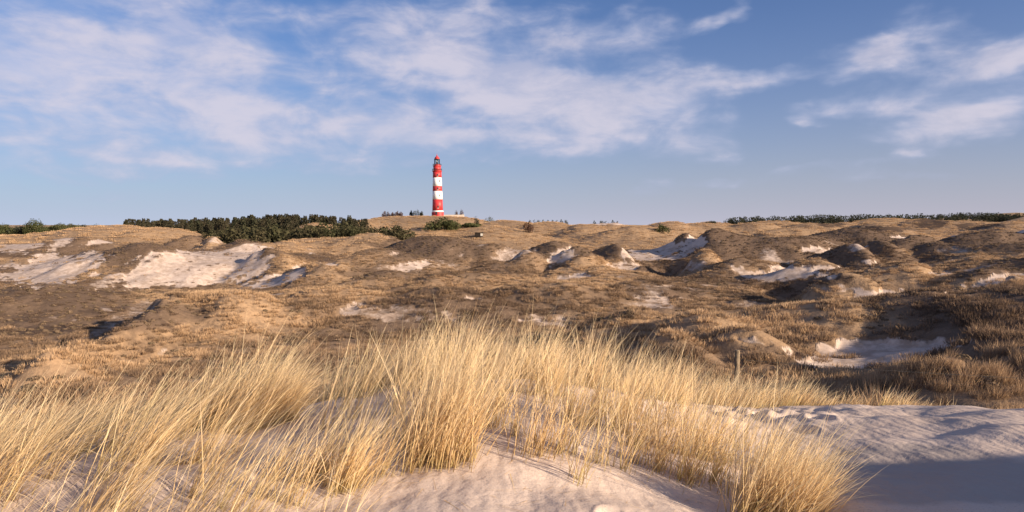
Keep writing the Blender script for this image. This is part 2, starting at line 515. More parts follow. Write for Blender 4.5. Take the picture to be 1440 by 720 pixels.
def height_plain(x, y):
    x = np.asarray(x, float); y = np.asarray(y, float)
    dd = np.hypot(x, y)
    base = -base_drop(x, y)
    far = sstep(dd, 25, 70)
    wx = x + far * (4.5 * pnoise(x / 21, y / 21, 3) + 1.5 * pnoise(x / 7, y / 7, 4))
    wy = y + far * (4.5 * pnoise(x / 21, y / 21, 5) + 1.5 * pnoise(x / 7, y / 7, 6))
    z = base + bump_sum(wx, wy, BUMPS)
    for (u, v, D, wpx, L, dep) in HOLLOWS:
        hx, hy = (u - 720) / FPX * D, D
        r2 = ((wx - hx) / (wpx / FPX * D)) ** 2 + ((wy - hy) / L) ** 2
        z -= dep * np.exp(-r2 * r2 * .8)
    # rolling roughness of the dune field
    rough = far * (1 - sstep(dd, 450, 900)) * (1 - .6 * sstep(dd, 210, 340))
    n1 = 1 - np.abs(pnoise(x / 17, y / 13, 21)) * 2
    n2 = 1 - np.abs(pnoise(x / 8.5 + .4 * pnoise(x / 5, y / 5, 24), y / 4.5, 22)) * 2
    z += rough * (0.22 * n1 + 0.16 * n2 + 0.20 * fbm(x / 13, y / 7, 4, 31) + 0.10 * fbm(x / 2.2, y / 1.6, 2, 41))
    z += sstep(dd, 700, 1500) * 2.5 * fbm(x / 160, y / 160, 3, 51)
    # the near slope
    near = 1 - sstep(dd, 30, 60)
    z += near * (0.10 * fbm(x / 2.3, y / 2.3, 3, 61) + 0.02 * fbm(x / .5, y / .5, 2, 71)) * sstep(dd, 1.0, 3.5)
    z += near * sstep(dd, 15, 30) * 0.5 * fbm(x / 5, y / 5, 2, 65)
    # a tall dune to the right of the camera, outside the picture, that shades the sand at lower right
    z += 3.7 * (1 + .04 * pnoise(x / 2.3, y / 2.3, 66) + .03 * pnoise(x / .7, y / .7, 67)) * np.exp(-(((x - 11.4) * .92 - y * .38) / 2.9) ** 2 - (((x - 11.4) * .38 + y * .92) / 4.3) ** 4)
    # the sand ridge at right: a low step where the wet hollow lies
    return EYE + z + NEAR_EXTRA(x, y)


PRINTS = []
for k in range(26):
    PRINTS.append((random.uniform(1.6, 4.6), random.uniform(8.2, 12.5), random.uniform(0, 3.1), .12, .05))
for (u, D) in ((858, 4.55), (752, 4.3), (905, 4.3)):
    PRINTS.append(((u - 720) / FPX * D, D, 1.2, .075, .028))


def NEAR_EXTRA(x, y):
    z = np.zeros_like(x)
    m = (np.hypot(x, y) < 22) & (y > 0)
    if not m.any():
        return z
    xs, ys = x[m], y[m]
    e = np.zeros_like(xs)
    for (px, py, a, r, dep) in PRINTS:
        c, s = math.cos(a), math.sin(a)
        p = ((xs - px) * c + (ys - py) * s) / (r * 1.5); q = (-(xs - px) * s + (ys - py) * c) / r
        r2 = p * p + q * q
        e += dep * (-np.exp(-r2 * r2) + .45 * np.exp(-((np.sqrt(r2) - 1.35) / .35) ** 2))
    # trampled sand at the mouth of the path
    tr = np.exp(-(((xs - 3.4) / 1.9) ** 2 + ((ys - 10.2) / 1.3) ** 2))
    e += tr * .055 * fbm(xs / .32, ys / .4, 2, 81)
    z[m] = e
    return z


# ------------------------------------------------------------------ what grows where
SAND = [  # bare sand, in the photograph: u, v, half width, half height, turn, nearest, farthest, strength
    (75, 378, 70, 24, -8, 120, 230, 1.0), (230, 380, 62, 24, -18, 110, 230, 1.0), (300, 372, 55, 30, 0, 110, 225, 1.0), (345, 362, 36, 26, 10, 120, 225, 1.0), (306, 339, 11, 6, 0, 170, 260, .6), (260, 396, 90, 9, -3, 90, 200, .9),
    (390, 392, 42, 9, -10, 90, 170, .9), (420, 380, 10, 10, 0, 90, 180, .8), (466, 368, 12, 7, 20, 100, 190, .95), (25, 342, 34, 14, 0, 190, 280, .8), (85, 342, 30, 7, -30, 190, 280, .7), (138, 340, 22, 6, -10, 190, 280, .8),
    (205, 428, 38, 11, -32, 60, 130, .55), (150, 460, 50, 9, -28, 50, 120, .5), (215, 505, 22, 6, -40, 40, 90, .5), (330, 428, 6, 12, 8, 60, 130, .35), (575, 374, 26, 7, -10, 100, 190, .85), (620, 372, 40, 6, 5, 100, 180, .5),
    (555, 357, 10, 3, 0, 120, 200, .7), (640, 353, 18, 7, 10, 120, 220, .45), (540, 440, 75, 13, 4, 50, 120, .55), (490, 436, 24, 9, 0, 50, 120, .7), (655, 418, 18, 4, 0, 70, 150, .9), (610, 440, 50, 8, 10, 50, 120, .5),
    (720, 358, 36, 12, -10, 110, 200, .6), (790, 361, 26, 10, -28, 100, 190, .8), (805, 389, 24, 6, -5, 80, 170, .85), (920, 352, 42, 17, 0, 110, 210, 1.0), (972, 344, 26, 12, -25, 120, 210, 1.0), (895, 344, 26, 6, 5, 120, 210, .8), (880, 374, 26, 7, 5, 90, 170, .7), (975, 374, 22, 8, 0, 80, 160, .6),
    (850, 312.5, 34, 4, 3, 280, 460, 1.0), (905, 402, 60, 5, 3, 70, 150, .5), (1110, 384, 62, 13, -4, 70, 150, 1.0), (1050, 383, 26, 8, 20, 70, 150, .7), (1145, 351, 26, 6, 0, 110, 200, .8), (1206, 347, 13, 9, 0, 100, 200, .6), (1268, 333, 14, 3, 0, 150, 300, .9),
    (1225, 368, 26, 5, 0, 80, 160, .7), (1350, 352, 30, 6, 0, 110, 180, .5), (1320, 382, 24, 5, 0, 70, 150, .7), (1235, 411, 42, 7, -6, 60, 120, .95), (1400, 392, 62, 9, -14, 55, 120, 1.0), (1180, 405, 30, 5, 0, 70, 140, .6),
    (1050, 428, 40, 6, 3, 60, 130, .5), (1245, 490, 105, 17, -2, 28, 65, 1.0), (1180, 505, 50, 11, 0, 28, 60, .9), (1340, 478, 30, 7, 0, 30, 60, .7), (1375, 511, 26, 8, 0, 25, 55, .85), (770, 452, 34, 10, 5, 40, 100, .6), (1060, 478, 26, 5, 10, 35, 80, .6), (900, 470, 36, 6, 0, 40, 90, .4),
    (1432, 320, 14, 6, 20, 150, 300, .8), (320, 402, 60, 7, 0, 90, 170, .6),
]
DARK = [  # dark heathland, wet hollows, and shade painted on hill faces
    (50, 466, 60, 7, -4, 50, 130, 1.0), (110, 460, 24, 4, -6, 50, 130, 1.0), (145, 437, 34, 4, -4, 60, 150, 1.0), (172, 411, 42, 3.5, -2, 80, 180, .9), (0, 443, 14, 3, 0, 60, 150, .9), (1262, 508, 58, 9, -3, 26, 60, 1.0), (1040, 416, 46, 6, 5, 70, 140, .7), (100, 459, 20, 4, 0, 50, 120, .6),
    (530, 381, 26, 5, 0, 90, 170, .5), (670, 371, 16, 5, 0, 100, 190, .8), (1310, 313, 24, 9, 0, 240, 400, .9), (1240, 322, 40, 4, 0, 180, 340, .9), (1170, 316, 22, 4, 0, 240, 420, .8), (1375, 318, 40, 5, 0, 200, 400, .7), (1300, 338, 70, 12, 0, 120, 220, .4), (1150, 338, 70, 10, 0, 130, 230, .3), (1040, 340, 70, 14, 0, 130, 220, .3),
    (200, 360, 50, 16, -6, 130, 220, .55), (605, 348, 80, 16, 0, 130, 230, .35), (40, 358, 70, 5, 0, 150, 240, .7), (60, 415, 80, 14, 0, 80, 160, .5), (1400, 340, 80, 14, 0, 100, 220, .4), (1420, 376, 70, 10, -10, 80, 140, .4), (1160, 393, 40, 7, 0, 70, 120, .8), (780, 352, 40, 6, 0, 100, 190, .5), (1000, 396, 60, 6, 0, 80, 140, .5), (970, 330, 34, 4, 0, 150, 230, .6),
    (60, 440, 170, 18, 0, 70, 170, .45),
]


GOLD = [  # golden grass, painted brighter where the cloud shade opens
    (310, 440, 110, 34, 8, 55, 130, .8), (190, 492, 130, 26, -8, 40, 100, .8), (60, 515, 90, 30, 0, 35, 90, .6), (1275, 386, 80, 14, 4, 75, 140, .8), (1000, 462, 140, 26, 0, 35, 100, .4),
    (520, 408, 110, 16, 0, 80, 140, .35), (455, 342, 110, 11, -4, 190, 300, .9), (1150, 367, 60, 6, 0, 100, 150, .7), (740, 398, 150, 12, 0, 85, 150, .3), (380, 412, 90, 12, 0, 70, 130, .5), (440, 375, 60, 18, 10, 110, 180, .45),
    (850, 372, 50, 12, 0, 100, 180, .5), (1100, 345, 30, 5, 15, 150, 230, .5), (1150, 410, 60, 8, 0, 70, 120, .5), (1180, 445, 90, 16, 6, 45, 90, .3),
]
BROWN = [
    (600, 310, 70, 5, 0, 420, 570, .45), (560, 318, 40, 5, 0, 250, 420, .3),  # heathy hill slopes, and dune faces painted dull for cloud shade
    (195, 362, 62, 24, -4, 140, 225, 1.0), (610, 349, 82, 18, 2, 140, 230, .95), (70, 412, 90, 16, 0, 85, 150, .9), (40, 355, 80, 7, 0, 150, 240, .8), (1030, 336, 80, 19, 4, 140, 235, 1.0), (1190, 334, 78, 13, 0, 130, 230, 1.0),
    (1295, 340, 72, 14, 0, 120, 220, 1.0), (1400, 338, 80, 16, 0, 110, 225, 1.0), (1425, 374, 80, 12, -10, 80, 150, .9), (785, 352, 56, 12, 0, 100, 200, .9), (970, 330, 40, 6, 0, 150, 240, .8), (530, 384, 60, 9, 0, 90, 170, .7),
    (690, 352, 60, 10, 0, 120, 220, .6), (1150, 390, 60, 8, 0, 70, 130, .7), (120, 440, 190, 22, 0, 70, 170, .75), (1310, 425, 150, 24, -4, 45, 90, .45), (860, 350, 40, 12, 0, 130, 210, .7), (650, 396, 80, 10, 0, 90, 150, .4), (1080, 352, 60, 8, 8, 130, 200, .8),
]


_tr = random.Random(5)
DUNE_TONE = [(_tr.choice((.28, .5, .72, .95, 1.0)) if b_[1] < 245 else _tr.choice((0, .05, .3, .5))) for b_ in BUMPS]


def tone_of(x, y, z):
    u, v = to_px(x, y, z)
    dd = np.hypot(x, y)
    wob = .30 * pnoise(x / 7, y / 7, 171) + .22 * pnoise(x / 2.2, y / 2.2, 172)
    t = np.interp(dd, [20, 45, 70, 190, 245, 300], [.42, .45, .62, .66, .22, .06])  # middle distance duller: cloud shade painted into the tone
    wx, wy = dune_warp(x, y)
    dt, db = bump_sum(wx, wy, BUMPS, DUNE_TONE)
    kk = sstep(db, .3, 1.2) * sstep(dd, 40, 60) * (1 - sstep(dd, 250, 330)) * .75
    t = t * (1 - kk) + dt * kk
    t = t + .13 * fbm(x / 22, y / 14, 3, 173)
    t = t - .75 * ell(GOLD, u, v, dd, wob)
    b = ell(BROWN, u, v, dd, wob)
    return np.clip(np.maximum(t, b * 1.0), 0, 1), b


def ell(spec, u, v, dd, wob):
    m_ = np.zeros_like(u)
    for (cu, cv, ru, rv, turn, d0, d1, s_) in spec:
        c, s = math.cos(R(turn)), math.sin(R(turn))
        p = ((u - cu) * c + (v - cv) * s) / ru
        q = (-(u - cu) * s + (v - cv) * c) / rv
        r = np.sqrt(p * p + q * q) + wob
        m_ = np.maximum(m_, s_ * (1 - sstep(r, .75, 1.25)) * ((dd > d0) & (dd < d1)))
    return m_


V_NEAR = ([-400, 300, 460, 500, 560, 650, 720, 850, 960, 1050, 1120, 1160, 1175], [900, 900, 900, 860, 668, 632, 652, 684, 696, 722, 735, 735, 520])
V_GAP = ([-400, 940, 960, 1000, 1080, 1140, 1170], [0, 0, 588, 612, 640, 678, 712])


def near_grass(x, y, z):
    """how thickly marram grows on the front dune (0..1)"""
    u, v = to_px(x, y, z)
    dd = np.hypot(x, y)
    wob = pnoise(x / .7, y / .7, 91) * 14 + pnoise(x / .25, y / .25, 92) * 8
    vv = v + wob
    g = (vv < np.interp(u, *V_NEAR)).astype(float)
    right_gap = (vv < np.interp(u, *V_GAP)) & (u > 940)
    back = (dd > np.interp(u, [900, 960, 1080, 1150, 1250, 1330], [11, 11.2, 11.7, 12.6, 13.2, 13.6]) + wob * .03) & (u < 1345)
    g = np.where(right_gap & ~back, 0.0, g)
    g = np.where((u > 940) & back, np.interp(u, [1100, 1200], [1.0, .55]), g)
    g = np.where((u > 1165) & ~back, 0.0, g)
    # sandy gaps
    gap = ell([(440, 552, 60, 12, 0, 4, 14, 1), (675, 517, 100, 7, 2, 6, 16, .9), (840, 545, 60, 8, 12, 5, 14, .5), (250, 600, 50, 10, 0, 3, 12, .5), (60, 660, 40, 22, 0, 2, 12, .4), (420, 640, 80, 40, 0, 2, 9, .6), (240, 690, 90, 24, 0, 2, 9, .5)], u, v, dd, wob / 30)
    g = g * (1 - gap)
    pat = sstep(pnoise(x / .55, y / .55, 95) + .5 * pnoise(x / .2, y / .2, 96), -.45, .25)
    thin = np.interp(u, [-300, 100, 330, 400, 540, 570], [1.5, 1.5, 1.3, .62, .50, 1.0])
    thin = np.where(v > 560, thin, 1.0)
    return g * thin * np.where(u < 470, .10 + .84 * pat, .24 + .76 * pat), u, v, dd


def ground_masks(x, y, z):
    u, v = to_px(x, y, z)
    dd = np.hypot(x, y)
    front = y > .5
    wob = .45 * pnoise(x / 6, y / 6, 101) + .40 * pnoise(x / 1.9, y / 1.9, 102) + .22 * pnoise(x / .8, y / .8, 103)
    sand = ell(SAND, u, v, dd, wob) * front
    dark = ell(DARK, u, v, dd, wob) * front
    # scattered bare scrapes between the tussocks
    scr = sstep(fbm(x / 14, y / 8, 4, 111), .38, .9) * sstep(dd, 30, 50) * (1 - sstep(dd, 240, 330))
    sand = np.maximum(sand, .62 * scr)
    dark = np.maximum(dark, .55 * sstep(fbm(x / 24, y / 15, 3, 121), .25, .8) * sstep(dd, 40, 70) * (1 - sstep(dd, 210, 260)))
    nearsand = 1 - sstep(dd + 2 * pnoise(x / 2, y / 2, 131), 14, 18)
    sand = np.maximum(sand, nearsand)
    out = (np.abs(np.arctan2(x, y)) > .66) & (dd > 14)
    sand = np.where(out, .8 * sstep(fbm(x / 12, y / 12, 3, 141), .2, .6), sand)
    return sand, dark * (1 - sand)


# ------------------------------------------------------------------ terrain mesh
def build_ground():
    rows = np.concatenate([np.geomspace(.35, 3.2, 40, endpoint=False), np.geomspace(3.2, 14, 190, endpoint=False), np.geomspace(14, 34, 60, endpoint=False),
                           np.geomspace(34, 420, 520, endpoint=False), np.geomspace(420, 9000, 110)])
    a_in = np.linspace(-41, 41, 581)
    a_out = np.concatenate([np.linspace(-180, -41, 60, endpoint=False), a_in, np.linspace(41, 180, 61)[1:-1]])
    A = np.radians(a_out)
    D, AA = np.meshgrid(rows, A, indexing='ij')
    x = (D * np.sin(AA)).ravel(); y = (D * np.cos(AA)).ravel()
    z = height(x, y)
    sand, dark = ground_masks(x, y, z)
    tone, bro = tone_of(x, y, z)
    nr, nc = D.shape
    i = np.arange(nr - 1)[:, None] * nc
    j = np.arange(nc)[None, :]
    j2 = (j + 1) % nc
    f = np.stack([i + j, i + j2, i + nc + j2, i + nc + j], -1).reshape(-1, 4)[:, ::-1]
    c = len(x)
    fan = np.stack([np.full(nc, c), np.arange(nc), (np.arange(nc) + 1) % nc], -1)[:, ::-1]
    verts = np.column_stack([np.append(x, 0), np.append(y, 0), np.append(z, z[:nc].mean())])
    g = mesh_np('ground', verts, f, fan, M_ground, True, {'sand': np.append(sand, 1), 'dark': np.append(dark, 0), 'tone': np.append(tone, 0), 'far': np.append(sstep(np.hypot(x, y), 380, 560), 0)})
    tag(g, 'rolling dune ground of pale sand and dry brown turf', kind='structure')
    return g


M_ground, N, out = new_mat('dune_ground')
geo = N.n.new('ShaderNodeNewGeometry')
pos = geo.outputs['Position']
px_, py_, pz_ = N.sep(pos)
sa = N.attr('sand'); da_ = N.attr('dark')
n_fine = N.noise(pos, 1.3, 6, .65)
n_mid = N.noise(pos, .11, 5, .6)
n_gr = N.noise(pos, 9.0, 4, .7)
n_sw = N.noise(pos, .38, 5, .65)
sandf = N.smooth(N.add(sa, N.add(N.mul(N.sub(n_fine, .5), .7), N.mul(N.sub(n_sw, .5), .9))), .38, .80)
tone_a = N.attr('tone')
turf = N.mix(N.smooth(N.add(tone_a, N.mul(N.sub(n_mid, .5), .5)), .2, .85), (.33, .222, .136), (.145, .099, .070))  # turf browns with the tone, painted cloud shade included
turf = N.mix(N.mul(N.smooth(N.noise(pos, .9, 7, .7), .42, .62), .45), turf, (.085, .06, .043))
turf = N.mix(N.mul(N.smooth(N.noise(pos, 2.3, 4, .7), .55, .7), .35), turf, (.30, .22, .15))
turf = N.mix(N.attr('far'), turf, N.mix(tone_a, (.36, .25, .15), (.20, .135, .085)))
heath_shade = N.mix(n_gr, (.055, .037, .028), (.125, .085, .060))  # brown of the heathland, also used for shade painted on hill faces
turf = N.mix(N.smooth(N.add(da_, N.mul(N.sub(n_fine, .5), .5)), .3, .8), turf, heath_shade)
sandc = N.mix(N.smooth(N.noise(pos, .45, 4, .6), .35, .68), (.565, .465, .405), (.47, .38, .33))
sandc = N.mix(N.smooth(N.noise(pos, 60, 2, .6), .55, .8), sandc, (.30, .24, .20))
# damp sand in the hollow at the right of the camera
wet_p = N.add(N.mul(N.sub(px_, 3.55), .93), N.mul(N.sub(py_, 6.1), -.36))
wet_q = N.add(N.mul(N.sub(px_, 3.55), .36), N.mul(N.sub(py_, 6.1), .93))
wet_r = N.m('SQRT', N.add(N.m('POWER', N.m('ABSOLUTE', N.mul(wet_p, 1 / 1.15)), 2.0), N.m('POWER', N.m('ABSOLUTE', N.mul(wet_q, 1 / 1.3)), 2.0)))
wet = N.smooth(N.add(wet_r, N.mul(N.sub(N.noise(pos, .9, 5, .6), .5), .7)), 1.05, .90)
litter = N.smooth(N.add(N.mul(N.noise(pos, .75, 7, .72), .75), N.mul(N.noise(pos, .16, 4, .6), .25)), .40, .62)
sandc = N.mix(N.mul(litter, N.smooth(N.m('MULTIPLY', pz_, -1.0), -16.0, -13.0, .04, .72)), sandc, (.27, .20, .155))
sandc = N.mix(N.mul(wet, .85), sandc, (.35, .30, .275))
colr = N.mix(sandf, turf, sandc)
rip = N.n.new('ShaderNodeTexWave')
rip.wave_type = 'BANDS'
N.l.new(pos, rip.inputs[0])
rip.inputs['Scale'].default_value = 2.6
rip.inputs['Distortion'].default_value = 5.0
rip.inputs['Detail'].default_value = 2
rip.inputs['Detail Scale'].default_value = 1.3
hgt = N.add(N.mul(N.noise(pos, 55, 3, .7), N.mul(sandf, .0022)), N.add(N.mul(rip.outputs[1], N.mul(sandf, .0045)), N.add(N.mul(N.noise(pos, 5, 5, .65), N.sub(.05, N.mul(sandf, .036))), N.mul(n_fine, N.sub(.38, N.mul(sandf, .30))))))
bump = N.n.new('ShaderNodeBump')
bump.inputs['Strength'].default_value = .55
bump.inputs['Distance'].default_value = 1.0
N.l.new(hgt, bump.inputs['Height'])
principled(N, out, colr, .95, bump.outputs[0], .1)

ground = build_ground()


def gz(x, y):
    return float(height(np.array([x], float), np.array([y], float))[0])


def at(u, D):
    x = (u - 720) / FPX * D
    return x, D, gz(x, D)


# ------------------------------------------------------------------ marram grass
def grass_mat(name, lo, mid, hi, dry, instancer=False, transl=.35):
    m_, N, out = new_mat(name)
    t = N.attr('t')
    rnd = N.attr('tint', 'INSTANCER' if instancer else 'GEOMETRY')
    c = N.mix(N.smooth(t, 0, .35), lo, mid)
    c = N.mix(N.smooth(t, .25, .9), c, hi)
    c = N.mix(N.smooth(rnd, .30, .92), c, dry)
    if not instancer:
        c = N.mix(N.mul(N.smooth(rnd, .06, .0), .30), c, (.44, .42, .20))
        c = N.mix(N.mul(N.smooth(rnd, .86, 1.0), .6), c, (.36, .30, .25))
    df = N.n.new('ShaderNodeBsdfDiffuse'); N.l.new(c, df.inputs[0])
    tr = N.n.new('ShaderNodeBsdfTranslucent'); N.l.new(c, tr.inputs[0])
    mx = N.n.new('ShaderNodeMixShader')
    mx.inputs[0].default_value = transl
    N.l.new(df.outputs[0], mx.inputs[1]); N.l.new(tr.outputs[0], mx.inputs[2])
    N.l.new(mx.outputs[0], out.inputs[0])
    return m_


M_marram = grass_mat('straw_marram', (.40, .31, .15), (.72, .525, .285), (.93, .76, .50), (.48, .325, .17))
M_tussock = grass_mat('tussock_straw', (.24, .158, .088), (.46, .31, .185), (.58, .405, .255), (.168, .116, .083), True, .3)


def blades(base, h, lean_az, th0, th1, width, K, tint, twist=None):
    """ribbons that bend from th0 (root) to th0+th1 (tip), away from vertical, towards lean_az (0 = +x)"""
    n = len(h)
    tt = np.linspace(0, 1, K + 1)
    seg = h[:, None] / K
    th = th0[:, None] + th1[:, None] * (tt[None, :-1] + .5 / K)
    th = np.clip(th, -2.2, 2.2)
    hx = np.concatenate([np.zeros((n, 1)), np.cumsum(np.sin(th) * seg, 1)], 1)
    hz_ = np.concatenate([np.zeros((n, 1)), np.cumsum(np.cos(th) * seg, 1)], 1)
    cx, sx = np.cos(lean_az)[:, None], np.sin(lean_az)[:, None]
    px = base[:, 0:1] + hx * cx; py = base[:, 1:2] + hx * sx; pz = base[:, 2:3] + hz_
    tw = rng.uniform(0, math.pi, n) if twist is None else twist
    wx, wy = np.cos(tw)[:, None], np.sin(tw)[:, None]
    w = width[:, None] * np.clip(1.05 - tt[None, :] ** 1.6, .0, 1) * .5
    L = np.stack([px - wx * w, py - wy * w, pz], -1)[:, :K]
    Rr = np.stack([px + wx * w, py + wy * w, pz], -1)[:, :K]
    tip = np.stack([px[:, K], py[:, K], pz[:, K]], -1)[:, None]
    nv = 2 * K + 1
    V = np.concatenate([np.stack([L, Rr], 2).reshape(n, 2 * K, 3), tip], 1).reshape(-1, 3)
    o = (np.arange(n) * nv)[:, None]
    k = np.arange(K - 1)[None, :] * 2
    F4 = np.stack([o + k, o + k + 1, o + k + 3, o + k + 2], -1).reshape(-1, 4)
    F3 = np.stack([o[:, 0] + 2 * K - 2, o[:, 0] + 2 * K - 1, o[:, 0] + 2 * K], -1)
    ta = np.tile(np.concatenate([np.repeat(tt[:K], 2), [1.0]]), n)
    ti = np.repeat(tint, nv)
    return V, F4, F3, ta, ti


def join(parts):
    V = []; F4 = []; F3 = []; T = []; I = []; o = 0
    for (v, f4, f3, t, i) in parts:
        V.append(v); F4.append(f4 + o); F3.append(f3 + o); T.append(t); I.append(i); o += len(v)
    return np.concatenate(V), np.concatenate(F4), np.concatenate(F3), np.concatenate(T), np.concatenate(I)


def lean_field(u, D):
    """how far the wind has pressed the grass over: strong at left and at the right end, slight in the middle"""
    return np.interp(u, [-300, 100, 330, 480, 650, 900, 1020, 1110, 1200, 1400], [.85, .82, .70, .46, .26, .28, .34, .56, .66, .5])


def grow(cx, cy, nb, hscale=1.0, spread=.10, K=5, stiff=1.0):
    """blades for clump centres cx, cy with nb blades each"""
    idx = np.repeat(np.arange(len(cx)), nb)
    n = len(idx)
    r = np.abs(rng.normal(0, 1, n)) * spread
    a = rng.uniform(0, 2 * math.pi, n)
    x = cx[idx] + r * np.cos(a); y = cy[idx] + r * np.sin(a)
    z = height(x, y) - .02
    u, v = to_px(x, y, z)
    D = np.hypot(x, y)
    ln = lean_field(u, D) * stiff
    clump_h = rng.uniform(.78, 1.12, len(cx))[idx] * hscale
    h = clump_h * np.where(rng.random(n) < .07, rng.uniform(1.12, 1.36, n), rng.uniform(.45, 1.12, n)) * np.interp(u, [-300, 200, 345, 425, 500, 620, 780, 900, 1000, 1150], [.84, .80, .90, .70, .86, .94, .90, .84, .78, .76]) * (1 - .42 * sstep(u, 1090, 1190) * (D > 11.5))
    lx = np.sin(ln) + rng.normal(0, .21, n) + .25 * np.cos(a) * r / spread * .6
    ly = rng.normal(-.05, .16, n) + .25 * np.sin(a) * r / spread * .6
    az_ = np.arctan2(ly, lx)
    mag = np.hypot(lx, ly)
    th0 = mag * .62
    th1 = mag * rng.uniform(.3, 1.3, n) + rng.uniform(0, .25, n)
    bent = rng.random(n) < .05
    th1 = np.where(bent, rng.uniform(1.2, 2.2, n), th1)
    width = rng.uniform(.0036, .0082, n) * np.interp(D, [3, 6, 12, 20], [.9, 1.0, 1.45, 2.0])
    tint = np.clip(rng.normal(.0, .24, n) + rng.normal(.34, .2, len(cx))[idx] + (rng.random(n) < .08) * .5, 0, 1)
    return blades(np.column_stack([x, y, z]), h, az_, th0, th1, width, K, tint)


def scatter(dmin, dmax, dens, amax=42):
    A = R(amax)
    n = int(dens * A * (dmax ** 2 - dmin ** 2))
    a = rng.uniform(-A, A, n)
    d_ = np.sqrt(rng.uniform(dmin ** 2, dmax ** 2, n))
    x, y = d_ * np.sin(a), d_ * np.cos(a)
    z = height(x, y)
    g, u, v, dd = near_grass(x, y, z)
    ok = rng.random(n) < g
    return x[ok], y[ok], u[ok], v[ok], dd[ok]


# single tufts that stand out: named first, so that the mass leaves them room
TUFTS = [  # u, v-ish distance, radius, clumps, label
    (335, 7.0, .50, 46, 1.12, 'tall pale marram tuft leaning right at centre left of the foreground dune'),
    (1088, 5.15, .36, 30, .95, 'wind-bent marram tuft at the right end, arching over the shaded sand'),
    (625, 5.55, .26, 20, 1.05, 'upright straw tuft on bare sand at the front edge of the grass'),
    (465, 5.1, .28, 10, .9, 'thin low tuft on the pale sand in the bottom centre left'),
]
near_parts = []
for (dm, dM, dens, nb, K) in ((3.0, 6.5, 18, 35, 6), (6.5, 10.5, 12, 33, 5), (10.5, 22, 11, 30, 3)):
    x, y, u, v, dd = scatter(dm, dM, dens)
    keep = np.ones(len(x), bool)
    for (tu, tD, tr, nc_, hs, lab) in TUFTS:
        tx, ty = (tu - 720) / FPX * tD, tD
        keep &= np.hypot(x - tx, y - ty) > tr
    x, y = x[keep], y[keep]
    if len(x):
        near_parts.append(grow(x, y, nb, 1.0 if dm < 10 else .92, .085 if dm < 6 else .11, K))
V, F4, F3, T, I = join(near_parts)
g_ = mesh_np('marram_grass', V, F4, F3, M_marram, False, {'t': T, 'tint': I})
tag(g_, 'dense pale straw coloured marram grass covering the foreground dune', 'grass', kind='stuff')
n_blade_tris = len(F4) * 2 + len(F3)
for (tu, tD, tr, nc_, hs, lab) in TUFTS:
    tx, ty = (tu - 720) / FPX * tD, tD
    rr = tr * np.sqrt(rng.random(nc_)); aa = rng.uniform(0, 6.28, nc_)
    V, F4, F3, T, I = grow(tx + rr * np.cos(aa), ty + rr * np.sin(aa), 46, hs, .08, 6)
    o = mesh_np('grass_tuft', V, F4, F3, M_marram, False, {'t': T, 'tint': I})
    tag(o, lab, 'grass tuft', 'distinct marram tufts in the foreground')
print('near blades tris', n_blade_tris)


# ---- tussocks of the dune field, instanced over one object
def tussock_mesh(name, n, rad, hgt_, width, K, lean):
    r = rad * np.sqrt(rng.random(n)); a = rng.uniform(0, 6.28, n)
    b = np.column_stack([r * np.cos(a), r * np.sin(a), np.full(n, -.03)])
    h = hgt_ * rng.uniform(.5, 1.1, n) * (1 - .35 * (r / rad) ** 2)
    lx = lean + rng.normal(0, .28, n) + .45 * np.cos(a) * r / rad
    ly = rng.normal(0, .28, n) + .45 * np.sin(a) * r / rad
    mag = np.hypot(lx, ly)
    V, F4, F3, T, I = blades(b, h, np.arctan2(ly, lx), mag * .5, mag * 1.0, width * rng.uniform(.7, 1.3, n), K, np.zeros(n))
    me = mesh_np(name, V, F4, F3, M_tussock, False, {'t': T}, make=False)
    return bpy.data.objects.new(name, me)


kinds = bpy.data.collections.new('tussock_kinds')
for k in range(4):
    kinds.objects.link(tussock_mesh('tussock_a', 70, .30, .62, .014, 3, .30))
kinds_mid = bpy.data.collections.new('tussock_kinds_mid')
for k in range(4):
    kinds_mid.objects.link(tussock_mesh('tussock_b', 60, .60, .58, .045, 2, .22))
kinds_far = bpy.data.collections.new('tussock_kinds_far')
for k in range(3):
    kinds_far.objects.link(tussock_mesh('tussock_c', 50, 1.3, .60, .12, 2, .15))


